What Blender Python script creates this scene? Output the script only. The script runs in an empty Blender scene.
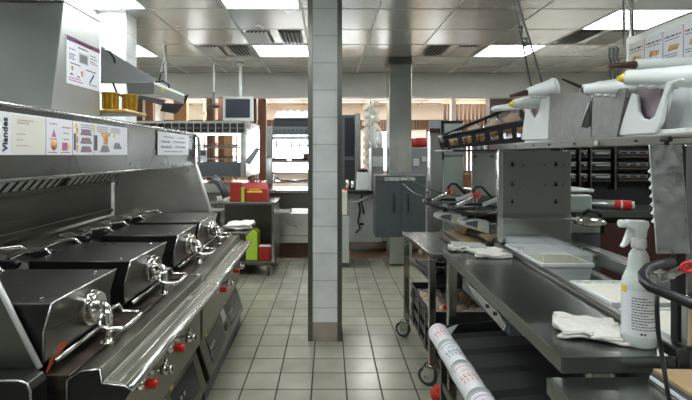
import bpy, bmesh, math, random
from mathutils import Vector, Matrix
random.seed(7)
PI = math.pi
S = bpy.context.scene
C = S.collection
# ---------------------------------------------------------------- camera, light, exposure
H = 1.35; F = 460.0; CX = 329.0; CY = 155.0
cam = bpy.data.cameras.new('camera'); camo = bpy.data.objects.new('camera', cam); C.objects.link(camo)
camo.location = (0, 0, H); camo.rotation_euler = (PI/2, 0, 0)
cam.sensor_width = 36; cam.lens = F/692*36
cam.shift_x = (346-CX)/692; cam.shift_y = -(200-CY)/692
cam.clip_start = 0.05
S.camera = camo
w = bpy.data.worlds.new('sky'); S.world = w; w.use_nodes = True
bg = w.node_tree.nodes['Background']; bg.inputs[0].default_value = (0.86, 0.93, 1, 1); bg.inputs[1].default_value = 9.0
S.view_settings.view_transform = 'Standard'; S.view_settings.look = 'None'
S.view_settings.exposure = 0.5; S.view_settings.gamma = 1.0; S.view_settings.use_curve_mapping = False
CEIL_EMIT = 14.0

def at(px, py, Y): return Vector(((px-CX)/F*Y, Y, H-(py-CY)/F*Y))
def onX(px, py, X):
    Y = X*F/(px-CX); return (Y, H-(py-CY)/F*Y)

# ---------------------------------------------------------------- materials
MATS = {}
def mat(name, col, rough=0.5, metal=0.0, noise=0.0, nscale=8, bump=0.0, bscale=60, emit=None, alpha=1.0, stretch=None, rvar=0.0, trans=0.0, spec=None):
    m = bpy.data.materials.new(name); m.use_nodes = True; nt = m.node_tree
    b = nt.nodes['Principled BSDF']
    b.inputs['Base Color'].default_value = (*col, 1); b.inputs['Roughness'].default_value = rough; b.inputs['Metallic'].default_value = metal
    if spec is not None: b.inputs['Specular IOR Level'].default_value = spec
    if alpha < 1: b.inputs['Alpha'].default_value = alpha
    if trans: b.inputs['Transmission Weight'].default_value = trans
    if emit: b.inputs['Emission Color'].default_value = (*emit[0], 1); b.inputs['Emission Strength'].default_value = emit[1]
    tc = nt.nodes.new('ShaderNodeTexCoord'); mp = nt.nodes.new('ShaderNodeMapping'); nt.links.new(tc.outputs['Object'], mp.inputs[0])
    if stretch: mp.inputs['Scale'].default_value = stretch
    if noise or rvar:
        n = nt.nodes.new('ShaderNodeTexNoise'); n.inputs['Scale'].default_value = nscale; n.inputs['Detail'].default_value = 6
        nt.links.new(mp.outputs[0], n.inputs['Vector'])
        if noise:
            mx = nt.nodes.new('ShaderNodeMixRGB'); mx.inputs[1].default_value = (*[c*(1-noise) for c in col], 1); mx.inputs[2].default_value = (*[min(1, c*(1+noise)) for c in col], 1)
            cr = nt.nodes.new('ShaderNodeMapRange'); cr.inputs[1].default_value = .3; cr.inputs[2].default_value = .7
            nt.links.new(n.outputs['Fac'], cr.inputs[0]); nt.links.new(cr.outputs[0], mx.inputs[0]); nt.links.new(mx.outputs[0], b.inputs['Base Color'])
        if rvar:
            r = nt.nodes.new('ShaderNodeMapRange'); r.inputs[1].default_value = .3; r.inputs[2].default_value = .7
            r.inputs[3].default_value = max(.03, rough-rvar); r.inputs[4].default_value = rough+rvar
            nt.links.new(n.outputs['Fac'], r.inputs[0]); nt.links.new(r.outputs[0], b.inputs['Roughness'])
    if bump:
        n2 = nt.nodes.new('ShaderNodeTexNoise'); n2.inputs['Scale'].default_value = bscale; n2.inputs['Detail'].default_value = 4
        nt.links.new(mp.outputs[0], n2.inputs['Vector'])
        bp = nt.nodes.new('ShaderNodeBump'); bp.inputs['Strength'].default_value = bump; bp.inputs['Distance'].default_value = .01
        nt.links.new(n2.outputs['Fac'], bp.inputs['Height']); nt.links.new(bp.outputs[0], b.inputs['Normal'])
    MATS[name] = m; return m
def tilemat(name, c1, c2, grout, size, off, rough, axes='xy', mortar=0.02, bump=.3):
    m = bpy.data.materials.new(name); m.use_nodes = True; nt = m.node_tree; b = nt.nodes['Principled BSDF']
    tc = nt.nodes.new('ShaderNodeNewGeometry'); sp = nt.nodes.new('ShaderNodeSeparateXYZ'); cb = nt.nodes.new('ShaderNodeCombineXYZ')
    nt.links.new(tc.outputs['Position'], sp.inputs[0])
    for i, a in enumerate(axes): nt.links.new(sp.outputs[a.upper()], cb.inputs[i])
    mp = nt.nodes.new('ShaderNodeMapping'); mp.inputs['Location'].default_value = (-off[0]/size[0], -off[1]/size[1], 0); mp.inputs['Scale'].default_value = (1/size[0], 1/size[1], 1)
    nt.links.new(cb.outputs[0], mp.inputs[0])
    br = nt.nodes.new('ShaderNodeTexBrick'); br.offset = 0; br.squash = 1
    br.inputs['Color1'].default_value = (*c1, 1); br.inputs['Color2'].default_value = (*c2, 1); br.inputs['Mortar'].default_value = (*grout, 1)
    br.inputs['Scale'].default_value = 1; br.inputs['Mortar Size'].default_value = mortar; br.inputs['Mortar Smooth'].default_value = .3
    br.inputs['Brick Width'].default_value = 1; br.inputs['Row Height'].default_value = 1; br.inputs['Bias'].default_value = 0
    nt.links.new(mp.outputs[0], br.inputs['Vector'])
    n = nt.nodes.new('ShaderNodeTexNoise'); n.inputs['Scale'].default_value = 3.5; n.inputs['Detail'].default_value = 8; nt.links.new(tc.outputs['Position'], n.inputs['Vector'])
    r0 = nt.nodes.new('ShaderNodeMapRange'); r0.inputs[1].default_value = .3; r0.inputs[2].default_value = .7; r0.inputs[3].default_value = .8; r0.inputs[4].default_value = 1.08
    nt.links.new(n.outputs['Fac'], r0.inputs[0])
    mx = nt.nodes.new('ShaderNodeVectorMath'); mx.operation = 'SCALE'; nt.links.new(br.outputs['Color'], mx.inputs[0]); nt.links.new(r0.outputs[0], mx.inputs['Scale'])
    nt.links.new(mx.outputs[0], b.inputs['Base Color'])
    r = nt.nodes.new('ShaderNodeMapRange'); r.inputs[3].default_value = rough; r.inputs[4].default_value = .9; nt.links.new(br.outputs['Fac'], r.inputs[0]); nt.links.new(r.outputs[0], b.inputs['Roughness'])
    bp = nt.nodes.new('ShaderNodeBump'); bp.invert = True; bp.inputs['Strength'].default_value = bump; bp.inputs['Distance'].default_value = .003
    nt.links.new(br.outputs['Fac'], bp.inputs['Height']); nt.links.new(bp.outputs[0], b.inputs['Normal'])
    MATS[name] = m; return m

steel = mat('brushed steel', (.50, .51, .475), .25, 1, .05, 2, rvar=.03)
steel_b = mat('bright steel', (.74, .75, .73), .25, 1, .04, 2, rvar=.03)
edge = mat('pale edge steel', (.86, .86, .83), .45, .35)
polished = mat('worn polished steel', (.80, .80, .77), .34, 1, .08, 3, rvar=.08, bump=.05, bscale=7)
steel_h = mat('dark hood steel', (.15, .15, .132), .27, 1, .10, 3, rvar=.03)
steel_d = mat('dull greasy steel', (.20, .20, .178), .32, 1, .08, 3, rvar=.03)
steel_top = mat('worktop steel', (.33, .35, .33), .27, 1, .04, 4)
steel_o = mat('olive stained steel', (.23, .225, .18), .30, 1, .10, 3, rvar=.03)
platen = mat('blackened steel platen', (.045, .045, .042), .30, .75, .12, 6, rvar=.03)
plate_hot = mat('seasoned cooking plate', (.075, .058, .045), .42, .6, .5, 18, rvar=.15)
chrome = mat('chrome', (.82, .80, .76), .12, 1)
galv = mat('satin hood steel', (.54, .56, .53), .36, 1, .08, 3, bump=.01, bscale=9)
black = mat('black plastic', (.015, .015, .016), .38, 0, .2, 20)
rubber = mat('black rubber', (.055, .055, .055), .38)
dgrey = mat('dark grey painted metal', (.10, .115, .125), .45, .2, .08, 30)
mgrey = mat('mid grey plastic', (.20, .21, .21), .45)
lgrey = mat('light grey enamel', (.47, .50, .47), .4, 0, .06, 6)
green_w = mat('pale green enamel', (.42, .50, .43), .35, 0, .05, 5)
white = mat('white plastic', (.78, .82, .80), .32, 0, .03, 10)
paper = mat('white paper', (.80, .81, .84), .6)
cream = mat('cream paper', (.78, .76, .66), .6)
ink = mat('black ink', (.02, .02, .025), .6)
inkg = mat('grey ink', (.25, .25, .28), .6)
pinkink = mat('pink ink', (.50, .16, .30), .6)
purple = mat('plum band', (.17, .045, .12), .5)
red = mat('red plastic', (.75, .03, .02), .3)
redbox = mat('red cardboard', (.36, .022, .015), .5, 0, .1, 30)
green = mat('lime green', (.42, .62, .05), .5)
yellow = mat('yellow label', (.85, .65, .05), .5)
amber = mat('amber plastic', (.48, .30, .035), .25, 0, .25, 25)
orange = mat('orange print', (.75, .22, .04), .5)
orgflap = mat('rust orange enamel', (.45, .08, .03), .5, 0, .2, 60)
brownred = mat('dark red brown board', (.06, .018, .014), .5, 0, .2, 6)
wood = mat('brown wood', (.11, .055, .03), .45, 0, .25, 4, stretch=(6, 6, .6))
wood_l = mat('light oak', (.42, .25, .12), .45, 0, .2, 5, stretch=(6, 6, .6))
kraft = mat('kraft paper', (.36, .25, .13), .75, 0, .12, 12)
cloth = mat('white cotton cloth', (.72, .70, .64), .9, 0, .08, 60, bump=.4, bscale=160)
clearp = mat('clear plastic', (.85, .9, .9), .15, alpha=.28)
bagp = mat('clear film bag', (.85, .85, .82), .15, alpha=.18, bump=.8, bscale=30)
bread = mat('bread and salad', (.62, .34, .13), .6, 0, .5, 28)
shred = mat('shredded lettuce', (.62, .58, .33), .7, 0, .4, 90, bump=.8, bscale=90)
mauve = mat('mauve plastic', (.27, .21, .25), .5)
bottle = mat('translucent bottle plastic', (.66, .72, .68), .3, 0, .03, 6)
plaster = mat('cream plaster', (.60, .60, .55), .7, 0, .04, 3)
tanpl = mat('tan plastic', (.55, .45, .30), .5)
screen = mat('dark screen', (.03, .035, .045), .15)
ledp = mat('blue black display', (.015, .02, .035), .2)
offw = mat('off white wall', (.66, .68, .64), .6, 0, .04, 2)
diff = mat('lit diffuser', (.9, .9, .9), .5, emit=((.93, .97, 1.0), CEIL_EMIT))
diffd = mat('lit dining diffuser', (.9, .9, .9), .5, emit=((1, .97, .92), 60.0))
hotl = mat('heat lamp tube', (.9, .9, .9), .5, emit=((1, .97, .9), 14.0))
glass = mat('window glass', (.9, .95, 1), .05, alpha=.06)
ceilm = mat('satin metal ceiling tile', (.52, .56, .54), .24, .45, .04, 1.2, rvar=.04, bump=.01, bscale=2.0)
ceilw = mat('warm white ceiling', (.82, .77, .68), .6)
quarry = mat('terracotta quarry floor', (.20, .11, .065), .4, 0, .15, 6)
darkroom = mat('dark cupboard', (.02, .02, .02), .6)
floorm = tilemat('beige floor tiles', (.35, .34, .26), (.31, .30, .23), (.045, .04, .033), (.2, .2), (-.1, .05), .26, 'xy', .027)
ptile = tilemat('white glazed tiles', (.84, .87, .84), (.82, .85, .83), (.50, .51, .48), (.2, .198), (-.125, .04), .12, 'xz', .018)
ptiley = tilemat('white glazed tiles side', (.72, .76, .73), (.70, .74, .72), (.42, .43, .40), (.2, .198), (.14, .04), .12, 'yz', .018)
btile = mat('beige base tile', (.42, .36, .29), .4, 0, .15, 8)

# ---------------------------------------------------------------- mesh helpers
class MB:
    def __init__(s): s.v = []; s.f = []; s.sm = []
    def add(s, vs, fs, smooth=False, M=None):
        n = len(s.v)
        s.v += [(M @ Vector(p)) if M else Vector(p) for p in vs]
        for f in fs: s.f.append(tuple(i+n for i in f)); s.sm.append(smooth)
        return s
    def box(s, x0, x1, y0, y1, z0, z1, M=None):
        return s.hexa([(x0,y0,z0),(x1,y0,z0),(x1,y1,z0),(x0,y1,z0),(x0,y0,z1),(x1,y0,z1),(x1,y1,z1),(x0,y1,z1)], M)
    def hexa(s, p, M=None): return s.add(p, [(0,3,2,1),(4,5,6,7),(0,1,5,4),(1,2,6,5),(2,3,7,6),(3,0,4,7)], False, M)
    def prism(s, poly, ax, a0, a1, M=None):
        n = len(poly); q = []
        for a in (a0, a1):
            for (u, v) in poly: q.append({'x': (a,u,v), 'y': (u,a,v), 'z': (u,v,a)}[ax])
        return s.add(q, [tuple(range(n)), tuple(range(2*n-1, n-1, -1))]+[(i,(i+1)%n,n+(i+1)%n,n+i) for i in range(n)], False, M)
    def plate(s, p, t):   # quad of four 3D corners with thickness t along its normal
        p = [Vector(a) for a in p]; nr = (p[1]-p[0]).cross(p[-1]-p[0]).normalized()*t; n = len(p)
        return s.add(p+[a+nr for a in p], [tuple(range(n)), tuple(range(2*n-1, n-1, -1))]+[(i,(i+1)%n,n+(i+1)%n,n+i) for i in range(n)])
    def cyl(s, p0, p1, r0, r1=None, n=16, M=None):
        r1 = r0 if r1 is None else r1
        p0 = Vector(p0); p1 = Vector(p1); d = (p1-p0).normalized()
        u = d.orthogonal().normalized(); w_ = d.cross(u)
        vs = []
        for p, r in ((p0, r0), (p1, r1)):
            for i in range(n):
                a = 2*PI*i/n; vs.append(p+(u*math.cos(a)+w_*math.sin(a))*max(r, 1e-4))
        s.add(vs, [(i,(i+1)%n,n+(i+1)%n,n+i) for i in range(n)], True, M)
        k = len(s.v)-2*n
        s.f += [tuple(k+i for i in range(n-1,-1,-1)), tuple(k+n+i for i in range(n))]; s.sm += [False, False]
        return s
    def tube(s, pts, r, n=8, closed=False, M=None):
        pts = [Vector(p) for p in pts]; m = len(pts); vs = []; up = None
        for i, p in enumerate(pts):
            a = pts[(i-1) % m] if (closed or i) else p; b = pts[(i+1) % m] if (closed or i < m-1) else p
            d = (b-a).normalized()
            if up is None: up = d.orthogonal().normalized()
            up = (up-d*up.dot(d)); up = up.normalized() if up.length > 1e-5 else d.orthogonal().normalized()
            w_ = d.cross(up)
            for k in range(n):
                t = 2*PI*k/n; vs.append(p+(up*math.cos(t)+w_*math.sin(t))*r)
        fs = []
        for i in range(m if closed else m-1):
            j = (i+1) % m
            for k in range(n): fs.append((i*n+k, i*n+(k+1)%n, j*n+(k+1)%n, j*n+k))
        if not closed: fs += [tuple(range(n-1,-1,-1)), tuple((m-1)*n+k for k in range(n))]
        return s.add(vs, fs, True, M)
    def lathe(s, prof, c=(0,0,0), n=20, M=None):
        c = Vector(c); vs = [c+Vector((max(r,1e-4)*math.cos(2*PI*k/n), max(r,1e-4)*math.sin(2*PI*k/n), z)) for r, z in prof for k in range(n)]
        fs = [(i*n+k, i*n+(k+1)%n, (i+1)*n+(k+1)%n, (i+1)*n+k) for i in range(len(prof)-1) for k in range(n)]
        fs += [tuple(range(n-1,-1,-1)), tuple((len(prof)-1)*n+k for k in range(n))]
        return s.add(vs, fs, True, M)
    def grid(s, fn, nu, nv, t=None, smooth=True):   # sheet fn(u,v)->point; t gives it thickness
        n = len(s.v); P = [[Vector(fn(i/nu, j/nv)) for j in range(nv+1)] for i in range(nu+1)]
        vs = [p for r in P for p in r]; id_ = lambda i, j: i*(nv+1)+j
        fs = [(id_(i,j), id_(i+1,j), id_(i+1,j+1), id_(i,j+1)) for i in range(nu) for j in range(nv)]
        if t:
            N = len(vs); vs = vs+[p-Vector(t) for p in vs]
            fs += [tuple(N+k for k in reversed(f)) for f in fs]
            rim = [id_(i,0) for i in range(nu)]+[id_(nu,j) for j in range(nv)]+[id_(i,nv) for i in range(nu,0,-1)]+[id_(0,j) for j in range(nv,0,-1)]
            for a, b in zip(rim, rim[1:]+rim[:1]): fs.append((a, b, b+N, a+N))
        return s.add(vs, fs, smooth)
    def mesh(s, name, off=Vector((0,0,0))):
        me = bpy.data.meshes.new(name); me.from_pydata([v-off for v in s.v], [], s.f)
        for p, q in zip(me.polygons, s.sm): p.use_smooth = q
        bm = bmesh.new(); bm.from_mesh(me); bmesh.ops.recalc_face_normals(bm, faces=bm.faces); bm.to_mesh(me); bm.free()
        return me
def finish(o, m, bev):
    for k in (m if isinstance(m, (list, tuple)) else [m]): o.data.materials.append(k)
    if bev:
        b = o.modifiers.new('bevel', 'BEVEL'); b.width = bev; b.segments = 2; b.limit_method = 'ANGLE'; b.angle_limit = math.radians(35)
def struct(name, mb, m, bev=0):
    o = bpy.data.objects.new(name, mb.mesh(name)); C.objects.link(o); finish(o, m, bev); o['kind'] = 'structure'; return o
def thing(name, label, cat, loc=(0,0,0), rz=0, group=None):
    o = bpy.data.objects.new(name, None); C.objects.link(o); o.location = loc; o.rotation_euler = (0,0,rz); o.empty_display_size = .1
    o['label'] = label; o['category'] = cat
    if group: o['group'] = group
    return o
def part(T, name, mb, m, bev=0, label=None, local=False, root=None, stuff=False):
    off = Vector((0,0,0)) if local else Vector((root or T).location)
    o = bpy.data.objects.new(name, mb.mesh(name, off)); C.objects.link(o); o.parent = T; finish(o, m, bev)
    if label: o['label'] = label
    if stuff: o['kind'] = 'stuff'
    return o
def sub(T, P, name, mb, m, bev=0, label=None, local=False):
    return part(P, name, mb, m, bev, label, local, root=T)
def islands(mb):   # split a mesh builder into its separate pieces
    par = list(range(len(mb.v)))
    def fd(i):
        while par[i] != i: par[i] = par[par[i]]; i = par[i]
        return i
    for f in mb.f:
        for a in f[1:]: par[fd(a)] = fd(f[0])
    out = {}
    for f, s in zip(mb.f, mb.sm): out.setdefault(fd(f[0]), []).append((f, s))
    res = []
    for fs in out.values():
        ids = sorted({i for f, s in fs for i in f}); mp = {i: k for k, i in enumerate(ids)}
        m = MB(); m.v = [mb.v[i] for i in ids]; m.f = [tuple(mp[i] for i in f) for f, s in fs]; m.sm = [s for f, s in fs]; res.append(m)
    return res
def pieces(T, name, mb, m, bev=0, label=None, local=False, root=None):
    for q in islands(mb): part(T, name, q, m, bev, label, local, root)
def single(name, label, cat, mb, m, bev=0, group=None, kind=None):
    xs = [v.x for v in mb.v]; ys = [v.y for v in mb.v]; zs = [v.z for v in mb.v]
    c = Vector(((min(xs)+max(xs))/2, (min(ys)+max(ys))/2, min(zs)))
    o = bpy.data.objects.new(name, mb.mesh(name, c)); C.objects.link(o); o.location = c; finish(o, m, bev)
    o['label'] = label; o['category'] = cat
    if group: o['group'] = group
    if kind: o['kind'] = kind
    return o
def dup(root, loc, rz=0, label=None, group=None):
    r = root.copy(); C.objects.link(r); r.location = loc; r.rotation_euler = (0,0,rz)
    if label: r['label'] = label
    if group: r['group'] = group
    for ch in list(root.children):
        c = ch.copy(); C.objects.link(c); c.parent = r
        for g in list(ch.children):
            d = g.copy(); C.objects.link(d); d.parent = c
    return r
def text(s, size, M, thick=.0004, bold=False):
    cu = bpy.data.curves.new('t', 'FONT'); cu.body = s; cu.size = size; cu.extrude = thick; cu.resolution_u = 3
    if bold: cu.offset = size*.025
    o = bpy.data.objects.new('t', cu); C.objects.link(o); dg = bpy.context.evaluated_depsgraph_get(); dg.update()
    me = bpy.data.meshes.new_from_object(o.evaluated_get(dg)); mb = MB(); mb.add([v.co for v in me.vertices], [tuple(p.vertices) for p in me.polygons], False, M)
    bpy.data.objects.remove(o); bpy.data.curves.remove(cu); return mb
def frame(o, u, v):  # matrix: local x->u, y->v, origin o
    u = Vector(u).normalized(); v = Vector(v).normalized(); n = u.cross(v)
    M = Matrix((u, v, n)).transposed().to_4x4(); M.translation = Vector(o); return M
def scribble(M, rows, mb=None):   # rows: (x0, x1, y, height) of small printed dashes on a sheet
    mb = mb or MB()
    for x0, x1, y, h in rows:
        x = x0
        while x < x1:
            l = random.uniform(.5, 1.6)*h*2.4; mb.box(x, min(x+l, x1), y, y+h, 0, .0006, M); x += l+h*.9
    return mb

# ================================================================ THE SETTING
CZ = 2.59
struct('floor', MB().box(-4.5, 4.5, -2, 6.03, -.05, 0), floorm)
struct('trim_1', MB().box(-4.5, 4.5, 6.03, 12.4, -.05, 0), quarry)
# kitchen ceiling: backing slab, separate satin tiles, grid of T bars
xg = [-3.43, -2.78, -2.13, -1.53, -.88, -.23, .42, 1.07, 1.80, 2.46, 3.13, 3.8]
yg = [-1.77, -1.14, -.51, .12, .75, 1.38, 2.01, 2.64, 3.27, 3.90, 4.53, 5.16, 5.79, 6.42, 6.96]
struct('ceiling', MB().box(-4.5, 4.5, -2, 6.96, CZ+.02, CZ+.1), plaster)
LIGHTS = {(4,8),(4,11),(1,11),(8,11),(9,9),(4,5),(6,3),(3,1),(2,8),(9,5)}   # lit panels (column, row); those without their own label are added fill lights
VENTS = {(4,10),(3,11),(7,11),(9,10)}
mb = MB(); lt = []; vt = []
for i in range(len(xg)-1):
    for j in range(len(yg)-1):
        a = (xg[i]+.006, xg[i+1]-.006, yg[j]+.006, yg[j+1]-.006)
        if (i, j) in LIGHTS: lt.append(a)
        elif (i, j) in VENTS: vt.append(a)
        else: mb.box(*a, CZ-.002, CZ+.012)
struct('ceiling_tiles', mb, ceilm, .002)
mb = MB()
for x in xg: mb.box(x-.009, x+.009, yg[0], 6.955, CZ-.004, CZ+.018)
for y in yg[:-1]: mb.box(xg[0], xg[-1], y-.009, y+.009, CZ-.0035, CZ+.018)
struct('ceiling_grid', mb, lgrey)
for k, a in enumerate(lt):
    cx, cy = (a[0]+a[1])/2, (a[2]+a[3])/2
    lab = {(-.555,3.585): 'large bright ceiling panel cut by the top edge, left of the tiled pillar',
           (-.555,5.475): 'bright ceiling panel beside the tiled pillar, just behind the ceiling vent',
           (-2.455,5.475): 'bright ceiling panel at far left, beside the white tiled wall pier',
           (2.13,5.475): 'bright ceiling panel at right, behind the two hanging balancer cables',
           (2.795,4.215): 'large bright ceiling panel at upper right above the sauce guns'}.get((round(cx,3), round(cy,3)))
    T = thing('ceiling_light', lab or 'lit ceiling panel added overhead as fill light', 'ceiling light', (cx, cy, CZ), group='lit ceiling panels')
    part(T, 'diffuser', MB().box(a[0]+.02, a[1]-.02, a[2]+.02, a[3]-.02, CZ-.004, CZ+.004), diff)
    m2 = MB().box(a[0], a[1], a[2], a[2]+.02, CZ-.006, CZ+.01).box(a[0], a[1], a[3]-.02, a[3], CZ-.006, CZ+.01).box(a[0], a[0]+.02, a[2]+.02, a[3]-.02, CZ-.006, CZ+.01).box(a[1]-.02, a[1], a[2]+.02, a[3]-.02, CZ-.006, CZ+.01)
    part(T, 'frame', m2, white)
vl = ['grey ceiling vent beside the bright panel at far left', 'grey ceiling vent in front of the bright panel left of the pillar', 'grey ceiling vent right of the steel column', 'grey ceiling vent behind the large bright panel at upper right']
for k, a in enumerate(vt):
    cx, cy = (a[0]+a[1])/2, (a[2]+a[3])/2
    T = thing('ceiling_vent', vl[k], 'vent', (cx, cy, CZ), group='ceiling vents')
    part(T, 'tray', MB().box(a[0], a[1], a[2], a[3], CZ+.004, CZ+.012), ceilm)
    for sx in (-1, 1):
        g = MB()
        x0 = cx+(.045 if sx > 0 else -.27); 
        for q in range(6):
            x = x0+q*.04; g.plate([(x, cy-.24, CZ+.002), (x, cy+.24, CZ+.002), (x+sx*.028, cy+.24, CZ-.022), (x+sx*.028, cy-.24, CZ-.022)], .003)
        part(T, 'louver', g, lgrey)
        part(T, 'duct_opening', MB().box(x0, x0+.225, cy-.24, cy+.24, CZ-.0005, CZ+.002), darkroom)
# bulkhead beam between kitchen and dining room
struct('wall_bulkhead', MB().box(-4.4, 4.4, 6.96, 7.2, 2.23, 2.69), plaster)
# walls
struct('wall_left', MB().box(-2.15, -2.0, -2, 3.98, 0, CZ), offw)
struct('wall_far_left', MB().box(-4.5, -4.4, 4.2, 12.4, 0, 2.8), offw)
struct('wall_right', MB().box(4.4, 4.5, -2, 12.4, 0, 2.8), offw)
struct('wall_rear', MB().box(-4.5, 4.5, -2.1, -2, 0, 2.7), mat('grey rear wall', (.28, .29, .27), .6))
struct('wall_pier', MB().box(-2.0, -1.757, 3.98, 4.2, 0, CZ), ptile)
struct('wall_pier_side', MB().box(-4.4, -2.0, 4.0, 4.2, 0, CZ), offw)
struct('wall_pillar', MB().box(-.140, .082, 3.345, 3.56, .135, CZ), ptile)
struct('trim_2', MB().box(-.140, .082, 3.343, 3.56, 0, .135), btile)
for k, (xa, s) in enumerate(((-.153, 1), (.095, -1))):
    struct('trim_%d' % (3+k), MB().box(min(xa, xa+s*.034), max(xa, xa+s*.034), 3.335, 3.343, 0, CZ).box(min(xa, xa+s*.012), max(xa, xa+s*.012), 3.343, 3.565, 0, CZ), steel_d)
# steel clad column
T = struct('wall_column', MB().box(.762, 1.045, 5.82, 6.1, 0, CZ), steel, .006)
struct('trim_5', MB().box(.755, 1.052, 5.812, 6.108, 2.5, CZ-.006), steel_d)
# dining room
struct('ceiling_dining', MB().box(-4.5, 4.5, 7.2, 12.4, 2.69, 2.8), ceilw)
mb = MB()
for k in range(12): mb.box(-4.4+k*.75, -4.385+k*.75, 7.2, 12.3, 2.675, 2.69)
for k in range(8): mb.box(-4.4, 4.4, 7.4+k*.65, 7.415+k*.65, 2.677, 2.689)
struct('ceiling_dining_grid', mb, wood_l)
for k, (x, y) in enumerate([(-2.3, 8.2), (.6, 8.2), (2.6, 8.6), (-.8, 10), (1.6, 10.4), (-3.3, 10)]):
    T = thing('dining_ceiling_light', 'square lit panel in the warm dining room ceiling beyond the beam', 'ceiling light', (x, y, 2.69), group='dining room ceiling lights')
    part(T, 'diffuser', MB().box(x-.27, x+.27, y-.27, y+.27, 2.668, 2.675), diffd)
    part(T, 'frame', MB().box(x-.3, x+.3, y-.3, y-.27, 2.66, 2.69).box(x-.3, x+.3, y+.27, y+.3, 2.66, 2.69).box(x-.3, x-.27, y-.27, y+.27, 2.66, 2.69).box(x+.27, x+.3, y-.27, y+.27, 2.66, 2.69), white)
# back wall with windows
wins = [(-4.2, -3.1), (-2.9, -1.8), (-1.6, -.5), (-.25, .85), (1.05, 2.1), (2.6, 4.0)]
zb, zt = .9, 2.02
mb = MB().box(-4.4, 4.4, 12.3, 12.4, 0, zb).box(-4.4, 4.4, 12.3, 12.4, zt, 2.8)
xs = [-4.4]+[v for w_ in wins for v in w_]+[4.4]
for k in range(0, len(xs), 2): mb.box(xs[k], xs[k+1], 12.3, 12.4, zb, zt)
struct('wall_back', mb, ceilw)
for k, (a, b) in enumerate(wins):
    fr = MB().box(a, b, 12.29, 12.37, zb, zb+.05).box(a, b, 12.29, 12.37, zt-.05, zt).box(a, a+.05, 12.29, 12.37, zb+.05, zt-.05).box(b-.05, b, 12.29, 12.37, zb+.05, zt-.05)
    o = struct('window_%d' % (k+1), fr, wood)
    g = bpy.data.objects.new('pane', MB().box(a+.05, b-.05, 12.33, 12.336, zb+.05, zt-.05).mesh('pane')); C.objects.link(g); g.parent = o; finish(g, glass, 0)
# striped timber slat panel above the dining windows
mb = MB()
for k in range(110): mb.box(-4.38+k*.08, -4.38+k*.08+.045, 12.2, 12.28, 2.03, 2.28)
T = thing('slatted_panel', 'brown timber slat frieze along the far dining room wall', 'wall panel', (0, 12.2, 2.03))
part(T, 'slats', mb, wood, stuff=True); part(T, 'backing', MB().box(-4.39, 4.39, 12.28, 12.299, 2.02, 2.29), wood_l)

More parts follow.
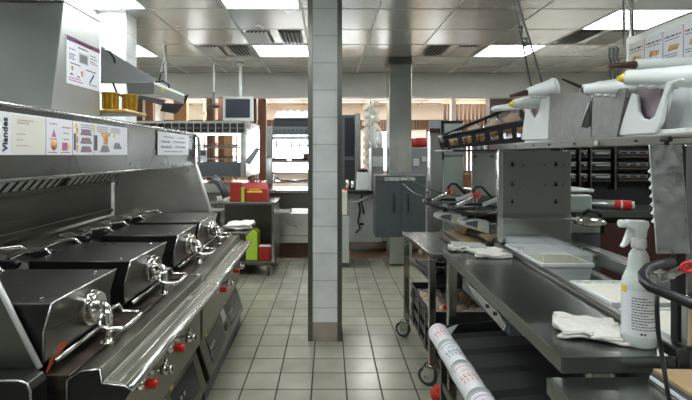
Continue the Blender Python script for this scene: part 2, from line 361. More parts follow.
# ================================================================ LEFT: CLAMSHELL GRILLS
def make_grill(name, label, L, loc, rz, yp, knobs, valves, pans, splash):
    T = thing(name, label, 'grill', loc, rz)
    P = lambda n, mb, m, bev=0, lab=None, par=None: part(par or T, n, mb, m, bev, lab, local=True)
    # local frame: x = 0 at the front rail, y from 0 (near) to L (far)
    P('body', MB().prism([(-1.08,.10),(-1.08,.60),(-.185,.60),(-.11,.575),(-.085,.555),(-.085,.345),(-.13,.33),(-.13,.10)], 'y', .01, L-.01), steel_o, .004)
    P('base', MB().box(-1.1, -.075, .02, L-.02, .0, .098), dgrey)
    P('cook_plate', MB().box(-1.10, -.186, .01, L-.01, .602, .682), plate_hot, .003)
    P('ledge', MB().prism([(-1.08,.684),(-1.08,.87),(-.98,.87),(-.80,.80),(-.72,.684)], 'y', .012, L-.012), steel_d, .003)
    P('grease_trough', MB().prism([(-.184,.604),(-.184,.677),(-.14,.705),(-.085,.709),(-.080,.668),(-.010,.659),(.002,.648),(.000,.636),(-.03,.60),(-.09,.58),(-.10,.604)], 'y', 0, L), steel_o, .002)
    P('groove', MB().box(-.070, -.058, .01, L-.01, .6655, .6695), steel_b); P('groove', MB().box(-.036, -.030, .01, L-.01, .6615, .6660), steel_b)
    P('front_rail', MB().tube([(.000,0,.648),(.000,L,.648)], .014, 12), steel_b)
    prof = [(-.184,.604),(-.184,.677),(-.14,.705),(-.085,.709),(-.080,.668),(-.010,.659),(.010,.648),(-.02,.600)]
    te = P('trough_end', MB().prism(prof, 'y', -.008, -.001), platen)
    P('end_edge', MB().tube([(x,-.010,z) for x, z in prof[:7]], .003, 6), steel_b, 0, 'bright edge line', par=te)
    for y in knobs:
        k = P('knob', MB().cyl((-.02,y,.572), (.018,y,.572), .016, .0145), red, .002, 'round red knob')
        P('knob_stem', MB().cyl((-.085,y,.572), (-.02,y,.572), .012).cyl((-.05,y,.572), (-.035,y,.572), .020), chrome, par=k)
    for y in valves:
        P('valve', MB().cyl((-.085,y,.570), (.030,y,.570), .010).cyl((-.055,y,.57), (-.040,y,.57), .021, n=6).cyl((-.01,y,.57), (.012,y,.57), .020, n=6).cyl((.018,y,.57), (.030,y,.57), .016, n=6).tube([(.0,y,.57),(.0,y+.02,.60)], .006), chrome, 0, 'chrome hexagonal valve')
    # slanted control panels
    u = Vector((.065, 0, -.215)).normalized()
    for (a, b) in pans:
        cp = P('control_panel', MB().prism([(-.125,.345),(-.112,.342),(-.045,.125),(-.062,.100),(-.125,.10)], 'y', a, b), steel_o, .004)
        n = (b-a); M = frame((-.1105, a, .3385), (0,1,0), u)   # y along panel, v down the slope
        hl = .17
        for q in ((.10, .42), (.60, .92)):
            dy0, dy1 = n*q[0], n*q[1]
            d = P('display', MB().box(dy0, dy1, .045, .185, -.003, .003, M), ledp, .001, par=cp)
        mk = MB(); yl = MB()
        for q in (.10, .60):
            yl.box(n*q+.012, n*q+.042, .012, .034, -.0025, .0025, M)
            for e in range(3): mk.box(n*q+.03+e*.045, n*q+.052+e*.045, .10, .118, -.004, .004, M)
            for e in range(4): mk.box(n*q+.02+e*.035, n*q+.030+e*.035, .15, .158, -.004, .004, M)
        pieces(cp, 'display_marking', mk, lgrey, local=True); pieces(cp, 'warning_label', yl, yellow, 0, 'yellow warning label', local=True)
        P('rating_label', MB().box(n*.46, n*.54, .03, .10, -.003, .003, M), paper, 0, 'white rating label', par=cp)
        P('socket', MB().box(n*.46, n*.53, .12, .16, -.006, .008, M), black, .002, par=cp)
    # platens
    for (a, b) in yp:
        yc = (a+b)/2+.03
        pl = P('platen', MB().prism([(-.67,.715),(-.67,.90),(-.24,.90),(-.264,.81),(-.264,.715)], 'y', a, b), platen, .004)
        P('platen_edge', MB().tube([(-.24,a,.9005),(-.24,b,.9005)], .003, 6).tube([(-.24,a,.90),(-.264,a,.81),(-.264,a,.72)], .003, 6), steel_b, par=pl)
        P('front_cover', MB().plate([(-.2385,a+.004,.898),(-.2385,b-.004,.898),(-.2625,b-.004,.81),(-.2625,a+.004,.81)], .003).box(-.264, -.2605, a+.004, b-.004, .725, .81), steel_d, 0, par=pl)
        P('release_rod', MB().tube([(-.245,a+.03,.715),(-.245,b-.03,.715)], .008), steel, par=pl)
        P('boss', MB().cyl((-.262,yc,.81), (-.236,yc,.81), .064, .062, 28).cyl((-.236,yc,.81), (-.226,yc,.81), .046, .050, 28).cyl((-.226,yc,.81), (-.214,yc,.81), .056, .054, 28), chrome, .002, par=pl)
        P('screw', MB().cyl((-.30,a+.05,.898), (-.30,a+.05,.905), .007, n=8).cyl((-.30,b-.05,.898), (-.30,b-.05,.905), .007, n=8), chrome, par=pl)
        P('support_arm', MB().tube([(-.222,yc,.812),(-.200,yc-.008,.824),(-.180,yc-.02,.815),(-.170,yc-.03,.79),(-.168,yc-.035,.75),(-.168,yc-.04,.704)], .0145, 10).cyl((-.168,yc-.04,.700),(-.168,yc-.04,.706), .022), chrome, par=pl)
        P('handle', MB().tube([(-.19,yc+.09,.79),(-.19,yc-.035,.797),(-.185,yc-.06,.785),(-.18,yc-.065,.765),(-.15,yc-.066,.757),(-.11,yc-.06,.757),(-.10,yc-.04,.757),(-.105,yc+.09,.755),(-.12,yc+.11,.755),(-.18,yc+.11,.757),(-.19,yc+.105,.775)], .0075, 8, True), chrome, par=pl)
        for y in (a+.09, b-.09):
            P('hinge', MB().box(-.86, -.79, y-.022, y+.022, .84, .885).cyl((-.80,y,.875), (-.77,y,.86), .018), black, .006, 'black hinge clip')
            P('hinge_arm', MB().tube([(-.84,y+.02,.885),(-.78,y+.05,.915),(-.70,y+.07,.92),(-.665,y+.06,.895)], .008), steel_b)
            P('hinge_plate', MB().plate([(-.97,y+.03,.885),(-.97,y+.16,.885),(-.80,y+.16,.818),(-.80,y+.03,.818)], .004), steel_b)
    if splash == 'near':
        P('side_splash', MB().prism([(-.262,.715),(-.48,1.15),(-1.08,1.15),(-1.08,.715)], 'y', -.022, -.008), steel_d)
        P('splash_edge', MB().tube([(-.262,-.015,.715),(-.48,-.015,1.15)], .009), edge, 0, 'bright rolled edge')
        pts = [(-1.08,0),(-1.08,.718),(-.265,.718),(-.243,.71),(-.234,.69),(-.234,0)]
        P('end_cover', MB().prism(pts, 'y', -.10, -.024), platen, .003)
        P('cover_edge', MB().tube([(-1.08,-.101,.72),(-.265,-.101,.72),(-.243,-.101,.712),(-.233,-.101,.69),(-.233,-.101,.3)], .0035, 6), steel_b, 0, 'bright edge line')
        P('guard_flap', MB().plate([(-.262,.07,.76),(-.256,.125,.735),(-.262,.02,.685)], .004), orgflap, 0, 'rust orange triangular flap')
        P('hose_tab', MB().box(-.25, -.245, .20, .25, .705, .716), paper)
    else:
        P('side_splash', MB().prism([(-.265,.72),(-.515,1.52),(-1.08,1.52),(-1.08,.72)], 'y', L+.004, L+.016), polished)
        P('splash_edge', MB().tube([(-.262,L+.01,.715),(-.512,L+.01,1.52)], .015), edge, 0, 'bright rolled edge')
        P('end_shelf', MB().box(-.30, -.02, L+.02, L+.34, .70, .72).box(-.42, -.24, L+.02, L+.20, .80, .90), steel_d, .004)
    return T
make_grill('clamshell_grill', 'nearest stainless grill with two closed platens, an orange flap and a rounded black end cover', 1.08, (-.60, 1.385, 0), 0,
    [(.005,.43), (.56,.99)], (.18,.47), (.29,.58), [(.02,1.05)], 'near')
make_grill('clamshell_grill', 'far stainless grill with two closed platens beside the polished side splash and folded towel', 1.215, (-.602, 2.49, 0), math.radians(1.6),
    [(.09,.50), (.60,1.12)], (.17,.60), (.30,.73), [(.02,1.17)], 'far')
# label plates on the splash back are part of the hood's back panel
# ---- extraction hood
T = thing('extraction_hood', 'long stainless extraction hood over the grills with printed strips taped to its front', 'hood', (-1.4, 2.5, 1.15))
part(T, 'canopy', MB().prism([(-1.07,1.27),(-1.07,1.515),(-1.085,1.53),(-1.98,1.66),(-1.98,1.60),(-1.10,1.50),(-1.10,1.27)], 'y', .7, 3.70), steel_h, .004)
part(T, 'front_lip', MB().tube([(-1.085,.7,1.268),(-1.085,3.70,1.268)], .012).tube([(-1.067,.7,1.518),(-1.067,3.70,1.518)], .006), steel_b)
part(T, 'end_bracket', MB().tube([(-1.07,3.705,1.27),(-1.052,3.715,1.30),(-1.05,3.72,1.40),(-1.055,3.715,1.49),(-1.07,3.705,1.515)], .015), steel_b)
part(T, 'plenum', MB().hexa([(-1.98,2.04,1.655),(-1.23,2.04,1.552),(-1.23,2.47,1.552),(-1.98,2.47,1.655),(-1.98,2.135,2.062),(-1.23,2.135,2.062),(-1.23,2.47,2.062),(-1.98,2.47,2.062)]), galv, .003)
part(T, 'plenum_cap', MB().box(-1.985, -1.226, 2.128, 2.475, 2.062, 2.068), steel_d)
part(T, 'back_panel', MB().box(-1.76, -1.732, .7, 3.66, .88, 1.165).box(-1.732, -1.722, .7, 3.66, 1.135, 1.15).box(-1.732, -1.715, .7, 3.66, .90, .925).box(-1.732,-1.728,1.5,3.6,.985,1.12), steel_d, .002)
part(T, 'gutter', MB().box(-1.72, -1.67, .7, 3.66, 1.136, 1.148), steel_d)
fl = [(.72+k*.745, .72+k*.745+.70) for k in range(4)]
for (a, b) in fl:
    fr = part(T, 'baffle_filter', MB().plate([(-1.735,a,1.155),(-1.735,b,1.155),(-1.54,b,1.395),(-1.54,a,1.395)], .008), darkroom)
    g = MB()
    for k in range(9):
        y = a+.05+k*.075
        g.plate([(-1.715,y,1.155),(-1.715,y+.036,1.155),(-1.54,y+.076,1.37),(-1.54,y+.040,1.37)], .004)
    sub(T, fr, 'baffles', g, lgrey)
    for (ya, yb) in ((a, a+.03), (b-.03, b)): sub(T, fr, 'filter_frame', MB().plate([(-1.71,ya,1.155),(-1.71,yb,1.155),(-1.52,yb,1.39),(-1.52,ya,1.39)], .006), steel)
part(T, 'hood_fill_light', MB().box(-1.30, -1.24, 1.5, 3.4, 1.44, 1.455), mat('hood fill glow', (.9,.9,.9), .5, emit=((1,.98,.93), 7.0)))  # unseen glowing strip added to brighten the baffles
part(T, 'switch', MB().box(-1.728, -1.712, 2.0, 2.075, .985, 1.045), black, .003, 'small black square switch')
part(T, 'data_plate', MB().box(-1.728, -1.724, 1.62, 1.73, .98, 1.03).box(-1.728, -1.724, 1.755, 1.86, .98, 1.03), steel_b, 0, 'pale data plates')
part(T, 'hook', MB().tube([(-1.70,1.95,1.0),(-1.69,1.96,.93),(-1.60,2.02,.92),(-1.45,2.16,.92),(-1.42,2.2,.88)], .007), chrome)
# ---- papers on the hood
a, b = 1.475, 2.43
T = thing('instruction_strip', 'long white cooking instruction strip headed Viandes on the hood front', 'sign', (-1.068, 1.9, 1.35))
part(T, 'sheet', MB().box(-1.069, -1.0655, a, b, 1.35, 1.493), paper, .0008)
M = frame((-1.0655, a, 1.35), (0,1,0), (0,0,1)) @ Matrix.Diagonal((.927,1,1,1))
part(T, 'cream_panel', MB().box(.075, .27, .006, .137, 0, .0006, M), cream)
part(T, 'title', text('Viandes', .036, M @ Matrix.Translation((.052,.012,.0008)) @ Matrix.Rotation(PI/2, 4, 'Z') , .0005, True), ink)
tx = scribble(M, [(.105,.20,.118,.004),(.105,.17,.108,.004),(.30,.35,.118,.005),(.39,.46,.108,.005),(.10,.15,.07,.004),(.10,.14,.05,.004),(.10,.18,.03,.004),(.30,.35,.06,.004),(.29,.35,.008,.004),(.38,.45,.008,.004)])
part(T, 'pink_text', tx, pinkink)
rows = []
for x0 in (.54, .69, .83): rows += [(x0, x0+.11, .128-.010*k, .004) for k in range(3)]
rows += [(.40,.44,.085,.005),(.40,.44,.06,.005),(.70,.80,.012,.004)]
part(T, 'small_text', scribble(M, rows), inkg)
pic = MB(); pk = MB(); bn = MB(); yl = MB()
for k in range(3):
    y = .012+k*.037
    pic.prism([(.535,y),(.64,y),(.62,y+.026),(.55,y+.026)], 'z', 0, .0007, M); pk.prism([(.56,y+.008),(.62,y+.008),(.61,y+.018),(.57,y+.018)], 'z', 0, .0012, M)
    bn.box(.50, .515, y+.002, y+.03, 0, .0009, M)
pic.prism([(.72,.015),(.82,.015),(.80,.045),(.74,.045)], 'z', 0, .0007, M); pic.prism([(.86,.03),(.96,.03),(.93,.06),(.88,.06)], 'z', 0, .0007, M)
bn.lathe([(.022,0),(.022,.0008)], (0,0,0), 14, M @ Matrix.Translation((.33,.04,0))); bn.prism([(.74,.085),(.81,.085),(.83,.105),(.72,.105)], 'z', 0, .0009, M); bn.box(.755,.80,.05,.085,0,.001,M)
pk.box(.39,.43,.018,.05,0,.0009,M); pk.prism([(.315,.07),(.345,.07),(.33,.1)],'z',0,.0009,M)
for x, y in ((.44,.035),(.505,.095),(.87,.095),(.50,.125),(.66,.125)): yl.prism([(x-.012,y),(x,y-.012),(x+.012,y),(x,y+.012)], 'z', 0, .0012, M)
gd = MB()
for x in (.275, .47, .655): gd.box(x, x+.002, 0, .143, 0, .0007, M)
for x in (.48, .66, .675): gd.box(x, x+.016, .02, .09, 0, .0008, M)
pieces(T, 'tray_picture', pic, mgrey); pieces(T, 'meat_picture', pk, pinkink); pieces(T, 'burger_picture', bn, bread); pieces(T, 'yellow_sign', yl, yellow); pieces(T, 'divider', gd, dgrey)
T = thing('laminated_notice', 'small white laminated notice at the far end of the hood front', 'sign', (-1.068, 3.2, 1.35))
part(T, 'sheet', MB().box(-1.069, -1.0655, 2.86, 3.49, 1.35, 1.498), paper, .0008)
M = frame((-1.0655, 2.86, 1.35), (0,1,0), (0,0,1))
part(T, 'handwritten_text', scribble(M, [(.10,.30,.115,.007),(.38,.52,.118,.006),(.06,.22,.08,.012),(.30,.55,.085,.010),(.06,.26,.045,.014),(.33,.56,.05,.012),(.12,.50,.02,.006)]), inkg)
part(T, 'notice_frame', MB().box(-1.0665, -1.064, 2.85, 2.86, 1.345, 1.503), steel_d)
T = thing('hanging_tag', 'small white tag hanging from the far end of the hood', 'tag', (-1.0, 3.74, 1.30))
part(T, 'card', MB().box(-1.05, -.995, 3.745, 3.75, 1.295, 1.40), paper); part(T, 'print', MB().box(-1.042, -1.003, 3.743, 3.7449, 1.345, 1.385), dgrey)
part(T, 'string', MB().tube([(-1.02,3.747,1.40),(-1.035,3.735,1.44)], .002), ink)
# poster on the plenum
T = thing('cleaning_poster', 'white instruction poster with plum header taped on the hood plenum side', 'poster', (-1.229, 2.3, 1.688))
a, b = 2.152, 2.462
part(T, 'sheet', MB().box(-1.2295, -1.2265, a, b, 1.688, 1.914), paper)
M = frame((-1.2265, a, 1.688), (0,1,0), (0,0,1))
part(T, 'header', MB().box(0, .31, .203, .226, 0, .0006, M), purple)
part(T, 'header_text', scribble(M, [(.06,.26,.210,.007)]), MATS['white paper'])
part(T, 'small_text', scribble(M, [(.02,.07,.14,.005),(.02,.06,.13,.004),(.02,.07,.12,.004),(.10,.19,.185,.006),(.21,.27,.170,.004),(.21,.28,.155,.004),(.21,.26,.14,.004),(.03,.12,.098,.005),(.17,.27,.088,.006),(.20,.28,.02,.004)]), ink)
part(T, 'pink_text', scribble(M, [(.02,.07,.165,.006),(.21,.28,.13,.005),(.02,.12,.028,.005),(.02,.14,.016,.006)]), pinkink)
part(T, 'hood_picture', MB().box(.105,.19,.115,.165,0,.0007,M), lgrey, 0); part(T, 'screen_picture', MB().box(.115,.18,.12,.158,0,.0012,M), mgrey)
pieces(T, 'probe_picture', MB().prism([(.20,.03),(.21,.028),(.25,.075),(.243,.08)], 'z', 0, .0008, M).box(.03,.05,.045,.052,0,.0008,M).box(.09,.11,.04,.046,0,.0008,M), ink)
pieces(T, 'hand_picture', MB().prism([(.035,.085),(.055,.09),(.05,.065),(.04,.068)], 'z', 0, .0008, M).prism([(.12,.075),(.145,.08),(.14,.05),(.125,.055)], 'z', 0, .0008, M), bread)
# ---- amber measuring cups on the canopy
T = thing('amber_crate', 'ribbed amber plastic tub sitting on the hood top below the poster', 'tub', (-1.28, 2.62, 1.56))
part(T, 'tray', MB().box(-1.40, -1.10, 2.50, 2.78, 1.582, 1.60), amber, .006)
def cup(c, r, h):
    m_ = MB().lathe([(r*.82,0),(r,h*.93),(r*1.08,h*.94),(r*1.08,h),(r*.95,h),(r*.80,.02)], c, 20)
    for k in range(10):
        q = 2*PI*k/10; m_.box(-.003, .003, r*.86, r*.98, .01, h*.9, Matrix.Translation(c) @ Matrix.Rotation(q, 4, 'Z'))
    return m_
for k, (x, y) in enumerate(((-1.335,2.56),(-1.235,2.60),(-1.16,2.68))):
    part(T, 'cup', cup((x,y,1.601), .045, .10), amber)
# ---- tiled pier brackets and ducted device hung above the hood end
T = thing('lamp_bracket_arm', 'grey sheet metal arm with angled black head reaching out from the tiled pier', 'bracket', (-1.5, 3.2, 1.85))
part(T, 'gusset', MB().add([at(102,46,3.0),at(157,80,3.3),at(157,84,3.3),at(102,83,3.0), at(102,46,3.0)+Vector((-.02,.02,0)),at(157,80,3.3)+Vector((-.02,.02,0)),at(157,84,3.3)+Vector((-.02,.02,0)),at(102,83,3.0)+Vector((-.02,.02,0))], [(0,1,2,3),(7,6,5,4),(0,4,5,1),(1,5,6,2),(2,6,7,3),(3,7,4,0)]), mgrey, .003)
part(T, 'arm', MB().hexa([at(128,95,3.1),at(154,94,3.1),at(154,94,3.35),at(128,95,3.35),at(126,83,3.1),at(154,82,3.1),at(154,82,3.35),at(126,83,3.35)]), mgrey, .003)
part(T, 'head', MB().hexa([at(154,93,3.1),at(184,104,3.1),at(184,104,3.3),at(154,93,3.3),at(154,84,3.1),at(184,96,3.1),at(184,94,3.3),at(154,81,3.3)]), lgrey, .003)
part(T, 'head_label', MB().hexa([at(161,92,3.09),at(164,93,3.09),at(164,93,3.1),at(161,92,3.1),at(161,88.5,3.09),at(164,89.5,3.09),at(164,89.5,3.1),at(161,88.5,3.1)]), yellow)
part(T, 'hood_cap', MB().hexa([at(184,105,3.1),at(187,100,3.1),at(187,100,3.3),at(184,105,3.3),at(184.5,96,3.1),at(189,94,3.1),at(189,94,3.3),at(184.5,96,3.3)]), black, .003)
part(T, 'lens', MB().hexa([at(160,111,3.02),at(176,114,3.02),at(176,114,3.3),at(160,111,3.3),at(163,103,3.02),at(184,104,3.02),at(184,104,3.3),at(163,103,3.3)]), screen, .004, 'angled black glass face')
part(T, 'underside', MB().hexa([at(132,96,3.1),at(163,106,3.1),at(163,106,3.3),at(132,96,3.3),at(132,94,3.1),at(166,100,3.1),at(166,100,3.3),at(132,94,3.3)]), dgrey)
part(T, 'cable', MB().tube([at(105,50,2.98),at(110,52,2.96),at(114,58,2.95),at(115,63,2.97)], .008).tube([at(113,83,3.0),at(117,93,2.98),at(124,98,3.0),at(131,97,3.05)], .007).tube([at(155,82,3.1),at(163,81,3.12),at(169,85,3.15),at(169,88,3.15)], .006).tube([at(159,82,3.3),at(161,72,3.35),at(164,62,3.4)], .007), black)
T = single('hanging_pole', 'thin white pole from the ceiling behind the angled bracket head', 'pole', MB().cyl(at(165.5,84,5.2), (at(165.5,84,5.2).x,5.2,CZ-.005), .014), white)
# paper towel on the grill end shelf
def towel(o, ux, uy, nx, ny, h, folds=3, amp=.004, seed=1):
    r = random.Random(seed); ph = [r.uniform(0, 6) for _ in range(6)]
    o = Vector(o); ux = Vector(ux); uy = Vector(uy); mb = MB()
    for k in range(folds):
        def fn(u, v, k=k):
            e = .012*math.sin(ph[0]+k+7*v)+.008*math.sin(ph[1]+11*v+k); f_ = .012*math.sin(ph[2]+k+8*u)
            z = h*(k+1)+amp*(math.sin(6*u+ph[3]+k)+math.sin(7*v+ph[4]+2*k)+.7*math.sin(15*(u+v)+ph[5]))*(1 if k == folds-1 else .5)+amp
            return o+ux*(u+e/ux.length*(1 if u > .5 else -1)*.6)+uy*(v+f_/uy.length*(1 if v > .5 else -1)*.6)+Vector((0,0,z))
        mb.grid(fn, nx, ny, (0,0,h*.9))
    return mb
single('folded_towel', 'folded cream towel on the far end shelf of the grills', 'towel', towel((-.875,3.83,.724), (.21,.02,0), (.0,.28,0), 12, 12, .011, 3), cloth)
single('rubber_glove', 'black rubber glove hanging behind the grill side splash', 'glove', MB().tube([(-1.02,4.05,1.15),(-.96,4.04,1.10),(-.92,4.03,1.04),(-.90,4.02,.98)], .035, 12), rubber)

# ================================================================ BACK LEFT
# cart
T = thing('steel_cart', 'tall stainless cart on casters holding red boxes, left of the tiled pillar', 'cart', (-.9, 5.35, 0))
x0, x1, y0, y1 = -1.30, -.605, 5.09, 5.65
part(T, 'top', MB().box(x0-.02, x1+.02, y0-.02, y1+.02, .80, .83), steel_top, .004)
part(T, 'back_panel', MB().box(x0, x1, y1-.02, y1, .17, .80), steel_d)
part(T, 'bottom_shelf', MB().box(x0, x1, y0, y1, .13, .17), steel_d, .004)
for x in (x0+.015, x1-.015):
    for y in (y0+.015, y1-.035): part(T, 'post', MB().box(x-.015, x+.015, y-.015, y+.015, .17, .80), steel_b)
part(T, 'side_panel', MB().box(x1-.012, x1, y0+.03, y1-.05, .18, .80), steel_d)
def caster(T, x, y, zt, r=.05, col=None, w_=.028, local=False, rot=0):
    M = Matrix.Translation((x,y,0)) @ Matrix.Rotation(rot, 4, 'Z'); xm = .02
    k = part(T, 'caster', MB().cyl((0,0,zt-.012),(0,0,zt),.03,M=M).box(-w_/2-.008,-w_/2-.003,-.02,xm+.02,r*.8,zt-.01,M).box(w_/2+.003,w_/2+.008,-.02,xm+.02,r*.8,zt-.01,M).box(-w_/2-.008,w_/2+.008,-.02,xm+.02,zt-.02,zt-.01,M).cyl((-w_/2-.01,xm,r),(w_/2+.01,xm,r),.009,M=M), steel, 0, local=local)
    a = MB().cyl((-w_/2,xm,r),(w_/2,xm,r),r,n=28,M=M); b = MB().cyl((-w_/2-.002,xm,r),(w_/2+.002,xm,r),r*.68,n=24,M=M)
    if local: part(k, 'wheel', a, rubber, .004, local=True); part(k, 'wheel_hub', b, col or mgrey, .002, local=True)
    else: sub(T, k, 'wheel', a, rubber, .004); sub(T, k, 'wheel_hub', b, col or mgrey, .002)
for x in (x0+.08, x1-.07):
    for y in (y0+.05, y1-.09): caster(T, x, y, .13, .048)
# red meal boxes
def meal_box(x, y, z, w_, d, h, label, handle=True, grn=False):
    T = thing('meal_box', label, 'box', (x,y,z), group='red boxes on the cart')
    part(T, 'carton', MB().box(x-w_/2, x+w_/2, y-d/2, y+d/2, z, z+h), redbox, .004)
    if handle:
        part(T, 'roof', MB().prism([(y-d/2,z+h),(y+d/2,z+h),(y,z+h+.07)], 'x', x-w_/2+.01, x+w_/2-.01), redbox)
        part(T, 'handle', MB().tube([(x-.05,y,z+h+.06),(x-.05,y,z+h+.10),(x,y,z+h+.115),(x+.05,y,z+h+.10),(x+.05,y,z+h+.06)], .008), redbox)
        part(T, 'yellow_band', MB().box(x-w_*.3, x+w_*.3, y-d/2-.003, y-d/2-.0005, z+h*.72, z+h*.86).box(x-w_*.22, x+w_*.22, y-d/2-.003, y-d/2-.0005, z+h*.92, z+h*.99), yellow)
        part(T, 'white_panel', MB().box(x-w_/2-.003, x-w_/2-.0005, y-d/2+.02, y+d/2-.02, z+.02, z+h-.02), paper)
    if grn: part(T, 'green_figure', MB().prism([(x-.03,z+.02),(x+.03,z+.02),(x+.03,z+.08),(x,z+.11),(x-.03,z+.08)], 'y', y-d/2-.003, y-d/2-.0005), green)
    return T
meal_box(-.83, 5.22, .83, .28, .15, .14, 'red meal carton with yellow band and carry handle on the steel cart')
meal_box(-1.05, 5.24, .83, .125, .14, .21, 'taller plain red carton behind the handled red carton on the cart', False)
single('green_carton', 'small lime green carton between the red cartons on the cart', 'box', MB().box(-.975, -.945, 5.10, 5.14, .83, .99), green, .004)
single('green_box', 'tall lime green box standing on the lower shelf of the steel cart', 'box', MB().prism([(-.93,.172),(-.80,.172),(-.80,.48),(-.84,.51),(-.93,.50)], 'y', 5.14, 5.34), green, .004)
T = thing('red_box', 'low dark red box on the lower shelf of the steel cart', 'box', (-.72, 5.24, .17))
part(T, 'carton', MB().box(-.785, -.655, 5.14, 5.34, .172, .32), redbox, .004); part(T, 'flap', MB().box(-.785, -.655, 5.14, 5.16, .325, .345), paper, .001, 'white top flap')
single('paper_bowl', 'crumpled pale paper wrap lying at the left of the cart top', 'paper', towel((-1.27,5.16,.828), (.16,0,0), (0,.24,0), 12, 10, .015, 2, .009, 5), cream)
# product landing cabinet
T = thing('holding_cabinet', 'wide stainless bun holding cabinet with a row of black slots along its top', 'cabinet', (-1.6, 5.8, 0))
A, B = -2.25, -.968; Y0, Y1 = 5.30, 6.30
part(T, 'top_rail', MB().box(A, B, Y0, Y0+.30, 1.60, 1.745), steel, .004)
part(T, 'top', MB().box(A, B, Y0+.31, Y1, 1.70, 1.742), galv)
part(T, 'end_panel', MB().box(B+.002, B+.016, Y0, Y1, 1.10, 1.75), steel_b)
for k in range(15):
    x = A+.06+k*.084
    s_ = part(T, 'slot', MB().box(x-.035, x+.035, Y0-.012, Y0-.001, 1.612, 1.715), black, .003)
    sub(T, s_, 'slot_lip', MB().box(x-.024, x+.024, Y0-.020, Y0-.013, 1.655, 1.665), mgrey)
part(T, 'heat_lamp', MB().box(A+.05, B-.05, Y0+.12, Y0+.14, 1.585, 1.598), hotl)
for z in (1.465, 1.325):
    part(T, 'shelf', MB().box(A, B-.004, Y0+.02, Y0+.75, z-.028, z-.018), steel_d)
    g = MB()
    for k in range(24): g.box(-.012, .012, 0, .30, -.004, .004, Matrix.Translation((A+.05+k*.052, Y0+.01, z)) @ Matrix.Rotation(.5, 4, 'Y'))
    part(T, 'slide_rods', g, black)
for x, z in ((-1.36,1.47),(-1.33,1.475),(-1.5,1.335)): part(T, 'red_marker', MB().box(x, x+.05, Y0-.012, Y0-.004, z, z+.014), red, 0, 'small red marker')
part(T, 'lower_front', MB().box(A, B, Y0+.02, Y0+.06, 1.10, 1.27), dgrey, .003)
part(T, 'side_post', MB().box(B-.05, B-.004, Y0-.003, Y0+.05, 1.09, 1.60), steel)
part(T, 'flap', MB().plate([at(244.5,162,5.2),at(250,165,5.2),at(260,149,5.3),at(256,148,5.3)], .012), dgrey, 0, 'dark tilted flap')
part(T, 'bench', MB().box(-2.6, -.86, 5.72, 6.35, .88, 1.0), steel, .004)
part(T, 'bench_front', MB().box(-2.6, -.86, 5.80, 6.30, .0, .88), steel_d)
part(T, 'legs', MB().box(A, A+.04, Y0+.72, Y0+.76, 1.0, 1.10).box(B-.04, B, Y0+.72, Y0+.76, 1.0, 1.10).box(A, A+.04, Y0+.95, Y0+.99, 1.0, 1.70).box(B-.04, B, Y0+.95, Y0+.99, 1.0, 1.70).box(A, B, Y0+.06, Y0+.99, 1.09, 1.10), steel)
# monitor on ceiling pole
T = thing('order_monitor', 'grey framed order monitor hanging on a white pole from the ceiling', 'monitor', (-1.2, 6.15, 1.79))
p0 = at(222.6,121.5,6.1); p1 = at(253,96.3,6.1)
part(T, 'case', MB().box(p0.x, p1.x, 6.1, 6.16, p0.z, p1.z).box(p0.x+.05, p1.x-.05, 6.16, 6.3, p0.z+.05, p1.z-.05), lgrey, .01)
part(T, 'screen', MB().box(p0.x+.04, p1.x-.04, 6.094, 6.099, p0.z+.05, p1.z-.035), screen, .002)
part(T, 'pole', MB().cyl((-1.195,6.21,p1.z-.05), (-1.195,6.21,CZ-.005), .022).cyl((-1.195,6.21,CZ-.03), (-1.195,6.21,CZ-.005), .05), white)
T = thing('hanging_scanner', 'small black sensor on a thin pole left of the order monitor', 'sensor', (-1.49, 5.95, 1.95))
part(T, 'pole', MB().cyl((-1.49,5.95,2.1),(-1.49,5.95,CZ-.005),.011), white); part(T, 'sleeve', MB().cyl((-1.49,5.95,1.98),(-1.49,5.95,2.16),.018), mgrey)
part(T, 'head', MB().lathe([(.03,0),(.08,.01),(.085,.03),(.03,.05)], (-1.50,5.95,1.955), 16), black)
# open bagging rack
T = thing('wrapping_rack', 'open stainless rack against bright windows, directly left of the tiled pillar', 'rack', (-.5, 6.3, 0))
xa, xb = -.82, -.16
part(T, 'side_post', MB().box(xa, xa+.085, 6.0, 6.3, .9, 1.72), steel, .003); part(T, 'side_post', MB().box(xb-.02, xb+.02, 6.0, 6.3, .9, 1.72), steel, .003)
part(T, 'top_box', MB().box(xa+.09, xb-.025, 6.02, 6.28, 1.62, 1.72), dgrey, .003); part(T, 'shade_gap', MB().box(xa+.095, xb-.03, 6.05, 6.28, 1.725, 1.825), black, .003)  # black block added to draw the shaded gap under the sack
g = MB()
for k in range(9): g.lathe([(.012,0),(.012,.02)], (0,0,0), 10, Matrix.Translation((xa+.13+k*.055, 6.0, 1.67)) @ Matrix.Rotation(PI/2, 4, 'X') @ Matrix.Translation((0,0,0)))
part(T, 'buttons', g, black)
part(T, 'top_shelf', MB().box(xa+.09, xb-.025, 5.98, 6.3, 1.555, 1.60), steel_b, .003)
for z in (1.25, 1.10, .985): part(T, 'shelf', MB().box(xa+.09, xb-.025, 5.98, 6.3, z, z+.025), steel_b, .002)
g = MB().tube([(xa+.1,6.05,1.47),(xb-.03,6.05,1.47)], .006)
for k in range(5): g.box(xa+.12+k*.1, xa+.14+k*.1, 6.03, 6.05, 1.45, 1.54)
part(T, 'hook_rail', g, brownred)
g = MB().tube([(xa+.095,6.1,1.0),(xa+.12,6.0,1.05),(xa+.2,5.98,1.02),(xa+.4,5.99,1.01),(xb-.03,6.0,1.03)], .012)
part(T, 'cable', g, black)
for x in (-.68, -.40): part(T, 'food_tray', MB().box(x-.10, x+.12, 6.05, 6.25, 1.276, 1.31), brownred, .004, 'dark red tray')
